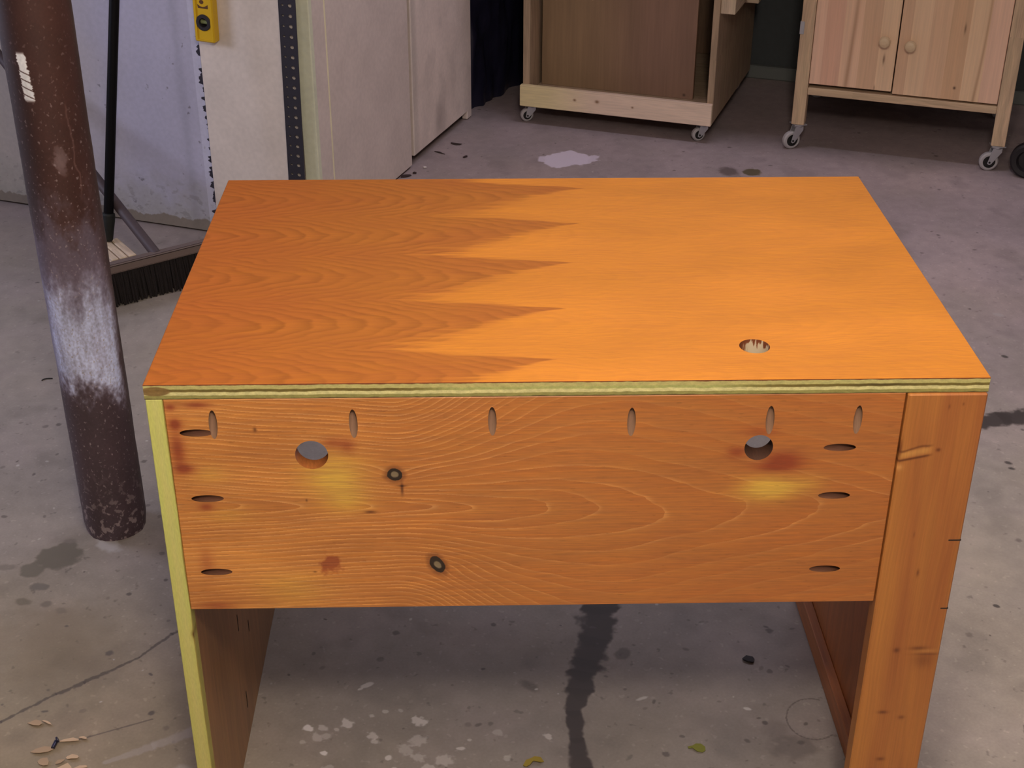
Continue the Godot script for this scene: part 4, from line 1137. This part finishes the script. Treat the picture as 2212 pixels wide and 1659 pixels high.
# ------------------------------------------------------------------ castors and carts
func castor(called_parent: Node3D, at: Vector3, R: float, hgt: float, turn: float, tyre: Material) -> Node3D:
	var c := Node3D.new()
	c.name = "castor"
	called_parent.add_child(c, true)
	c.position = at
	c.rotation.y = turn
	var w := 0.018
	var off := R * 0.7    # the wheel trails behind the swivel
	var sp := mk()
	cbox(sp, Vector3(-0.020, hgt - 0.004, -0.020), Vector3(0.020, hgt, 0.020), 0.001)
	lathe(sp, [Vector2(0, hgt - 0.012), Vector2(0.014, hgt - 0.012), Vector2(0.016, hgt - 0.009), Vector2(0.016, hgt - 0.004), Vector2(0, hgt - 0.004)], 20)
	obj("swivel", sp.commit(), M.zinc, c)
	var sf := mk()
	for s in [-1, 1]:
		var pl := PackedVector2Array([Vector2(-0.012, hgt - 0.008), Vector2(0.013, hgt - 0.008), Vector2(0.016, hgt - 0.016), Vector2(off + 0.006, R - 0.004), Vector2(off, R - 0.008), Vector2(off - 0.006, R - 0.005), Vector2(-0.012, hgt - 0.020)])
		prism(sf, pl, 0.0025, Transform3D(Basis(Vector3(0, 0, 1), Vector3.UP, Vector3(-1, 0, 0)), Vector3(s * (w / 2 + 0.003) + 0.00125, 0, 0)), 0.0006)
	cbox(sf, Vector3(-w / 2 - 0.003, hgt - 0.012, -0.012), Vector3(w / 2 + 0.003, hgt - 0.008, 0.013), 0.001)
	obj("fork", sf.commit(), M.zinc, c)
	var ax := Transform3D(Basis(Vector3(0, 1, 0), Vector3(1, 0, 0), Vector3(0, 0, -1)), Vector3(0, R, off))
	var sw := mk()
	lathe(sw, [Vector2(R * 0.66, -w / 2), Vector2(R - 0.004, -w / 2), Vector2(R, -w / 2 + 0.004), Vector2(R, w / 2 - 0.004), Vector2(R - 0.004, w / 2), Vector2(R * 0.66, w / 2)], 28, ax)
	obj("wheel", sw.commit(), tyre, c)
	var sh := mk()
	lathe(sh, [Vector2(0, -w / 2 + 0.003), Vector2(R * 0.67, -w / 2 + 0.003), Vector2(R * 0.67, w / 2 - 0.003), Vector2(0, w / 2 - 0.003)], 24, ax)
	lathe(sh, [Vector2(0, -w / 2 - 0.006), Vector2(0.003, -w / 2 - 0.006), Vector2(0.003, w / 2 + 0.006), Vector2(0, w / 2 + 0.006)], 10, ax)
	obj("hub", sh.commit(), M.rubber, c)
	return c

func cart() -> void:
	var t := thing("rolling_cart", "open plywood cart on four castors beside the dark plastic sheet", "cart", Vector3(-0.28, 0, -3.28))
	var o := t.position
	var B := func(called: String, lo: Vector3, hi: Vector3, g: int, m: Material, b := 0.0015) -> MeshInstance3D:
		return obj(called, boxm(lo - o, hi - o, b, g, 2.2, Vector2(rng.randf(), rng.randf())), m, t)
	# front rail with three nail marks
	var n2 := noise(1.0, 3, 101)
	var fm := tmat(tex(paint(512, 64, func(u: float, v: float) -> Color:
		var x := u * 0.61
		var y := v * 0.068
		var c := rgb(226, 210, 164).lerp(rgb(232, 208, 190), smoothstep(0.1, 0.45, u))
		var k := 1.0 + 0.05 * n2.get_noise_2d(x * 12.0, y * 160.0) + 0.04 * n2.get_noise_2d(x * 5.0, y * 30.0)
		for q in [[0.180, 0.030, 0.0045], [0.252, 0.028, 0.006], [0.365, 0.034, 0.0035]]:
			c = c.lerp(rgb(122, 86, 58), 0.85 * gs(x, y, q[0], q[1], q[2], q[2] * 0.8))
		c = c.lerp(rgb(150, 116, 86), 0.25 * smoothstep(0.08, 0.0, v))
		return Color(c.r * k, c.g * k, c.b * k))), 0.65)
	var sr := mk()
	cbox(sr, Vector3(-0.588, 0.058, -2.989) - o, Vector3(0.021, 0.125, -2.970) - o, 0.002, 0, 1.0, Vector2.ZERO, Transform3D.IDENTITY, func(p: Vector3, _a: int) -> Vector2: return Vector2((p.x + o.x + 0.588) / 0.609, (0.125 - p.y - o.y) / 0.067))
	obj("front_rail", sr.commit(), fm, t)
	B.call("side_panel", Vector3(-0.584, 0.058, -3.60), Vector3(-0.562, 0.86, -2.9895), 1, M.pine_dull)
	B.call("side_panel", Vector3(0.001, 0.058, -3.60), Vector3(0.0205, 0.86, -2.9895), 1, M.pine_dull)
	B.call("deck", Vector3(-0.5615, 0.082, -3.60), Vector3(0.0005, 0.100, -2.9895), 0, M.pine_dull)
	B.call("back_panel", Vector3(-0.5615, 0.1005, -3.60), Vector3(0.0005, 0.86, -3.588), 1, M.brown_ply)
	B.call("top_shelf", Vector3(-0.59, 0.8605, -3.61), Vector3(0.03, 0.879, -2.965), 0, M.pine_dull)
	# two stub arms on the right-hand side
	B.call("stub_arm", Vector3(0.0208, 0.393, -3.21), Vector3(0.0640, 0.52, -2.998), 2, M.pine_pale)
	B.call("stub_arm", Vector3(0.0208, 0.343, -3.395), Vector3(0.0720, 0.47, -3.350), 0, M.pine_pale)
	for q in [[-0.563, -3.012, -1.0], [-0.010, -3.012, -0.95], [-0.563, -3.56, -1.2], [-0.010, -3.56, -0.8]]:
		castor(t, Vector3(q[0], 0, q[1]) - Vector3(o.x, 0, o.z), 0.0205, 0.0578, q[2], M.grey_rubber)
	var n3 := noise(1.0, 3, 102)
	var pm := tmat(tex(paint(320, 512, func(u: float, v: float) -> Color:
		var x := u * 0.49
		var y := v * 0.75
		var c := rgb(146, 120, 92).lerp(rgb(142, 112, 96), smoothstep(0.2, 0.8, u))
		var k := 1.0 + 0.06 * n3.get_noise_2d(x * 18.0, y * 1.5) + 0.05 * n3.get_noise_2d(x * 90.0, y * 4.0) + 0.03 * n3.get_noise_2d(x * 4.0, y * 3.0)
		c = c.lerp(rgb(52, 36, 30), 0.8 * gs(x, y, 0.462, 0.738, 0.004, 0.004))
		return Color(c.r * k, c.g * k, c.b * k))), 0.6)
	var sh := thing("plywood_sheet", "upright brown plywood sheet standing inside the open cart", "sheet", Vector3(-0.307, 0.1002, -3.09))
	var ss := mk()
	cbox(ss, Vector3(-0.245, 0.0, -0.009), Vector3(0.245, 0.75, 0.009), 0.001, 1, 1.0, Vector2.ZERO, Transform3D.IDENTITY, func(p: Vector3, _a: int) -> Vector2: return Vector2((p.x + 0.245) / 0.49, 1.0 - p.y / 0.75))
	obj("panel", ss.commit(), pm, sh)

func wheeled_cabinet() -> void:
	var t := thing("wheeled_cabinet", "two door pine cabinet on legs and castors against the back wall", "cabinet", Vector3(0.56, 0, -3.29))
	var o := t.position
	var B := func(called: String, lo: Vector3, hi: Vector3, g: int, m: Material, p: Node = null, b := 0.0015) -> MeshInstance3D:
		return obj(called, boxm(lo - o, hi - o, b, g, 2.2, Vector2(rng.randf(), rng.randf())), m, p if p else t)
	for q in [[0.254, 0.292], [0.828, 0.867]]:
		var lg: MeshInstance3D = B.call("leg", Vector3(q[0], 0.078, -3.060), Vector3(q[1], 0.80, -3.020), 1, M.pine)
		if q[0] < 0.5:
			B.call("hinge", Vector3(0.2515, 0.349, -3.052), Vector3(0.2645, 0.386, -3.0185), 1, M.zinc, lg, 0.001)
		B.call("leg", Vector3(q[0], 0.078, -3.57), Vector3(q[1], 0.80, -3.53), 1, M.pine)
	B.call("bottom_rail", Vector3(0.2925, 0.172, -3.052), Vector3(0.8275, 0.194, -3.020), 0, M.pine)
	B.call("bottom", Vector3(0.2925, 0.176, -3.56), Vector3(0.8275, 0.194, -3.0525), 0, M.pine_dull)
	B.call("side", Vector3(0.258, 0.176, -3.5295), Vector3(0.274, 0.80, -3.0605), 1, M.pine_dull)
	B.call("side", Vector3(0.846, 0.176, -3.5295), Vector3(0.862, 0.80, -3.0605), 1, M.pine_dull)
	B.call("back_panel", Vector3(0.2925, 0.195, -3.566), Vector3(0.8275, 0.80, -3.556), 1, M.pine_dull)
	B.call("top", Vector3(0.23, 0.8005, -3.60), Vector3(0.89, 0.825, -2.995), 0, M.pine)
	# doors of edge-glued boards, each board with its own tone
	var n1 := noise(1.0, 3, 111)
	var tones := [rgb(236, 196, 170), rgb(228, 182, 156), rgb(236, 198, 168), rgb(220, 182, 150), rgb(234, 200, 166), rgb(228, 190, 156), rgb(218, 178, 142), rgb(234, 200, 164)]
	for di in 2:
		var x0 := 0.2935 if di == 0 else 0.5335
		var x1 := 0.5300 if di == 0 else 0.8265
		var y0 := 0.2055 if di == 0 else 0.1995
		var wd := x1 - x0
		var dm := tmat(tex(paint(288, 576, func(u: float, v: float) -> Color:
			var x := u * wd
			var y := 0.595 * (1.0 - v)
			var bi := int(x / 0.052 + 0.4) + di * 3
			var c: Color = tones[bi % 8]
			var ph := bi * 3.7
			var k := 1.0 + 0.035 * n1.get_noise_2d(x * 45.0 + ph, y * 1.6 + ph) + 0.03 * n1.get_noise_2d(x * 150.0, y * 5.0 + ph)
			var streak := exp(-pow((x - 0.105 - 0.012 * sin(y * 4.0)) / 0.006, 2.0)) if di == 0 else exp(-pow((x - 0.225 - 0.01 * sin(y * 6.0)) / 0.004, 2.0))
			c = c.lerp(rgb(156, 112, 84), 0.45 * streak)
			if di == 0:
				c = c.lerp(rgb(110, 78, 62), 0.7 * gs(x, y, 0.205, 0.098, 0.0028, 0.013) + 0.5 * gs(x, y, 0.188, 0.012, 0.002, 0.008))
			else:
				c = c.lerp(rgb(60, 38, 26), 0.9 * gs(x, y, 0.170, 0.035, 0.0032, 0.0036))
				c = c.lerp(rgb(120, 88, 66), 0.7 * gs(x, y, 0.175, 0.205, 0.0025, 0.013))
			return Color(c.r * k, c.g * k, c.b * k))), 0.55)
		var sd := mk()
		cbox(sd, Vector3(x0, y0, -3.040) - o, Vector3(x1, 0.795, -3.0215) - o, 0.0015, 1, 1.0, Vector2.ZERO, Transform3D.IDENTITY, func(p: Vector3, _a: int) -> Vector2: return Vector2((p.x + o.x - x0) / wd, 1.0 - (p.y + o.y - 0.2) / 0.595))
		var door := obj("door", sd.commit(), dm, t)
		var kn := mk()
		var kx := 0.496 if di == 0 else 0.5685
		var ky := 0.352 if di == 0 else 0.346
		lathe(kn, [Vector2(0, 0), Vector2(0.009, 0), Vector2(0.0085, 0.008), Vector2(0.013, 0.012), Vector2(0.0165, 0.018), Vector2(0.0165, 0.023), Vector2(0.013, 0.0285), Vector2(0.006, 0.031), Vector2(0, 0.0315)], 28, along(Vector3(kx, ky, -3.022) - o, Vector3(kx, ky, 0) - o))
		obj("knob", kn.commit(), M.pine_knob, door)
	for q in [[0.273, -3.040, -0.95], [0.8475, -3.040, -1.3], [0.273, -3.55, -1.9], [0.8475, -3.55, -0.6]]:
		castor(t, Vector3(q[0], 0, q[1]) - Vector3(o.x, 0, o.z), 0.027, 0.0778, q[2], M.grey_rubber)
	# the black wheel of something parked at the right; only the wheel is built
	var w := thing("black_wheel", "single black rubber wheel right of the pine cabinet", "black_wheel", Vector3(0.938, 0, -3.01), -0.15)
	var ax := Transform3D(Basis(Vector3(1, 0, 0), Vector3(0, 0, 1), Vector3(0, -1, 0)), Vector3(0, 0.052, 0))
	var st := mk()
	lathe(st, [Vector2(0.027, -0.010), Vector2(0.032, -0.019), Vector2(0.044, -0.021), Vector2(0.050, -0.015), Vector2(0.052, -0.006), Vector2(0.052, 0.006), Vector2(0.050, 0.015), Vector2(0.044, 0.021), Vector2(0.032, 0.019), Vector2(0.027, 0.010)], 40, ax)
	obj("tyre", st.commit(), mat(rgb(26, 22, 26), 0.55), w)
	var sh := mk()
	lathe(sh, [Vector2(0, -0.014), Vector2(0.010, -0.014), Vector2(0.012, -0.010), Vector2(0.028, -0.009), Vector2(0.028, 0.009), Vector2(0.012, 0.010), Vector2(0.010, 0.016), Vector2(0, 0.016)], 32, ax)
	obj("hub", sh.commit(), mat(rgb(34, 32, 36), 0.5), w)

# ------------------------------------------------------------------ small things lying on the floor
func scrap(called: String, label: String, cat: String, at: Vector2, turn: float, pts: Array, m: Material, bend := 0.002, th := 0.0008, group := "") -> MeshInstance3D:
	# a thin curled scrap: outline pts in metres, lying on the floor and lifted along its middle
	var pl := PackedVector2Array()
	for p in pts: pl.append(Vector2(p[0], p[1]))
	var ext := 0.001
	for p in pl: ext = maxf(ext, absf(p.x))
	var st := mk()
	var cx := Vector2.ZERO
	for p in pl: cx += p / pl.size()
	var lift := func(p: Vector2) -> float: return bend * (1.0 - pow(p.x / ext, 2.0)) * 0.6 + bend * 0.4 * sin(p.y * 300.0 + 1.0) * sin(p.y * 300.0 + 1.0)
	for k in pl.size():
		var a := pl[k]
		var b := pl[(k + 1) % pl.size()]
		for h in [0.0, th]:
			tri(st, Vector3(cx.x, lift.call(cx) + h, cx.y), Vector3(a.x, lift.call(a) + h, a.y), Vector3(b.x, lift.call(b) + h, b.y), Vector3(0, 1 if h > 0 else -1, 0), Vector2(), Vector2(), Vector2())
		var nn := Vector3(b.y - a.y, 0, a.x - b.x).normalized()
		if nn.dot(Vector3(a.x - cx.x, 0, a.y - cx.y)) < 0: nn = -nn
		quad(st, Vector3(a.x, lift.call(a), a.y), Vector3(b.x, lift.call(b), b.y), Vector3(b.x, lift.call(b) + th, b.y), Vector3(a.x, lift.call(a) + th, a.y), nn)
	var o := obj(called, st.commit(), m)
	o.position = Vector3(at.x, 0.0004, at.y)
	o.rotation.y = turn
	tag(o, label, cat, group)
	return o

func blob(n: int, rx: float, rz: float, sd: int) -> Array:
	var r := RandomNumberGenerator.new()
	r.seed = sd
	var out := []
	for k in n:
		var a := TAU * k / n
		var q := r.randf_range(0.72, 1.1)
		out.append([cos(a) * rx * q, sin(a) * rz * q])
	return out

func floor_bits() -> void:
	var leafm := mat(rgb(122, 124, 40), 0.7)
	var lf := scrap("leaf_scrap", "small green leaf scrap on the floor under the bench right of the crack", "leaf", Vector2(0.5568, -0.4223), 0.0, [[-0.013, 0.002], [-0.009, -0.001], [-0.007, -0.002], [-0.003, -0.007], [0.004, -0.009], [0.011, -0.006], [0.013, 0.001], [0.010, 0.006], [0.002, 0.007], [-0.004, 0.004], [-0.008, 0.002], [-0.011, 0.005]], leafm)
	scrap("leaf_scrap", "curled yellow leaf scrap on the floor at the bottom edge left of the crack", "leaf", Vector2(0.343, -0.316), 0.3, [[-0.015, 0.006], [-0.011, -0.004], [-0.004, -0.006], [0.001, -0.009], [0.010, -0.009], [0.015, -0.003], [0.010, 0.001], [0.006, -0.003], [-0.001, 0.000], [-0.005, 0.006], [-0.010, 0.010]], mat(rgb(150, 130, 40), 0.7), 0.004)
	scrap("dark_chip", "angular black chip on the floor inside the right end of the bench", "chip", Vector2(0.5906, -0.6402), 0.2, [[-0.010, -0.001], [-0.004, -0.007], [0.006, -0.006], [0.009, -0.002], [0.007, 0.006], [-0.002, 0.006], [-0.008, 0.003]], mat(rgb(34, 28, 30), 0.7), 0.003, 0.002)
	# shavings at the bottom left
	var pale := mat(rgb(206, 178, 148), 0.75)
	var tan := mat(rgb(176, 150, 122), 0.75)
	scrap("wood_shaving", "broad pale wood shaving at the lower left below the metal scrap", "shaving", Vector2(-0.333, -0.104), 0.5, [[-0.017, 0.001], [-0.010, -0.004], [0.002, -0.006], [0.013, -0.005], [0.016, 0.000], [0.009, 0.005], [-0.003, 0.006], [-0.012, 0.004]], tan, 0.004)
	scrap("wood_shaving", "narrow yellowish wood splinter above right of the metal scrap on the floor", "shaving", Vector2(-0.3095, -0.1335), 0.42, [[-0.016, 0.001], [-0.006, -0.003], [0.006, -0.005], [0.014, -0.003], [0.015, 0.001], [0.006, 0.003], [-0.006, 0.003]], pale, 0.003)
	var sh := [[-0.2845, -0.106, 0.010, 0.005, 0.5, "short curled shaving right of the metal scrap"], [-0.2955, -0.092, 0.008, 0.005, 1.1, "tiny shaving curl close below the metal scrap"], [-0.280, -0.083, 0.013, 0.009, 0.2, "chunky pale chip on the bottom frame edge at left"], [-0.318, -0.085, 0.009, 0.007, -0.3, "flat tan chip on the bottom frame edge at left"], [-0.262, -0.092, 0.012, 0.004, 0.7, "long thin brown shaving in the lower left litter"], [-0.252, -0.075, 0.009, 0.008, 0.1, "pale flake at the right end of the lower left litter"], [-0.362, -0.155, 0.009, 0.003, -0.1, "slim brown shaving above the metal scrap on the floor"], [-0.377, -0.148, 0.011, 0.007, 0.3, "faint buff flake farthest up in the lower left litter"], [-0.292, -0.145, 0.007, 0.003, 0.1, "small light sliver right of the yellowish splinter"]]
	for k in sh.size():
		var q: Array = sh[k]
		scrap("wood_shaving", q[5], "shaving", Vector2(q[0], q[1]), q[4], blob(8, q[2], q[3], 40 + k), [pale, tan][k % 2], 0.004)
	var ms := mk()
	rod(ms, Vector3(-0.002, 0.003, -0.007), Vector3(0.002, 0.0034, 0.007), 0.0029, 14)
	lathe(ms, [Vector2(0, 0), Vector2(0.0042, 0), Vector2(0.0046, 0.0012), Vector2(0.0042, 0.0024), Vector2(0, 0.0024)], 16, along(Vector3(-0.0015, 0.0046, -0.008), Vector3(0.006, 0.0085, -0.016)))
	var o := obj("metal_scrap", ms.commit(), mat(rgb(70, 70, 92), 0.3, 0.7))
	o.position = Vector3(-0.3225, 0.0004, -0.1185)
	tag(o, "small bluish metal scrap among the wood shavings at lower left", "scrap")
	# a curl of wire on the left
	var cv := mk()
	var last := Vector3.ZERO
	for k in 9:
		var a := -0.3 + 1.9 * k / 8.0
		var p := Vector3(-0.016 * cos(a), 0.0016, -0.007 * sin(a) - 0.006 * k / 8.0)
		if k > 0: rod(cv, last, p, 0.0012, 8)
		last = p
	var wr := obj("wire_curl", cv.commit(), mat(rgb(30, 26, 26), 0.6))
	wr.position = Vector3(-0.982, 0.0, -1.043)
	tag(wr, "short curl of black wire on bare floor left of the column", "wire")
	# litter in front of the cupboard
	var dkm := mat(rgb(52, 36, 36), 0.8)
	scrap("bark_flake", "curved dark flake on the floor beside the cupboard door", "flake", Vector2(-0.706, -2.725), 0.1, [[-0.019, -0.006], [-0.012, -0.003], [-0.003, 0.004], [0.008, 0.005], [0.018, 0.001], [0.014, 0.009], [0.002, 0.014], [-0.010, 0.009], [-0.018, 0.002]], dkm, 0.004)
	scrap("dark_chip", "small upright black chip in front of the cupboard right of the dark flake", "chip", Vector2(-0.639, -2.6235), 1.2, [[-0.008, -0.003], [0.006, -0.004], [0.009, 0.0], [0.005, 0.004], [-0.007, 0.003]], dkm, 0.002, 0.003)
	scrap("dark_sliver", "thin dark sliver at the foot of the cupboard door", "sliver", Vector2(-0.724, -2.632), -0.35, [[-0.022, -0.002], [-0.004, -0.004], [0.020, -0.001], [0.021, 0.001], [0.0, 0.003], [-0.020, 0.002]], dkm, 0.003)
	scrap("white_crumb", "tiny white crumb on the floor by the cupboard corner", "crumb", Vector2(-0.718, -2.500), 0.4, blob(6, 0.0055, 0.0055, 61), mat(rgb(216, 206, 204), 0.8), 0.002, 0.003)
	scrap("dark_crumb", "dark crumb between the cupboard and the bench top's back edge", "crumb", Vector2(-0.7285, -2.448), 0.4, blob(7, 0.007, 0.006, 62), dkm, 0.002, 0.003)
	scrap("dirt_flake", "dark flat dirt flake under the cupboard side panel's corner", "flake", Vector2(-0.742, -2.418), 0.7, blob(9, 0.018, 0.009, 63), dkm, 0.002, 0.002)
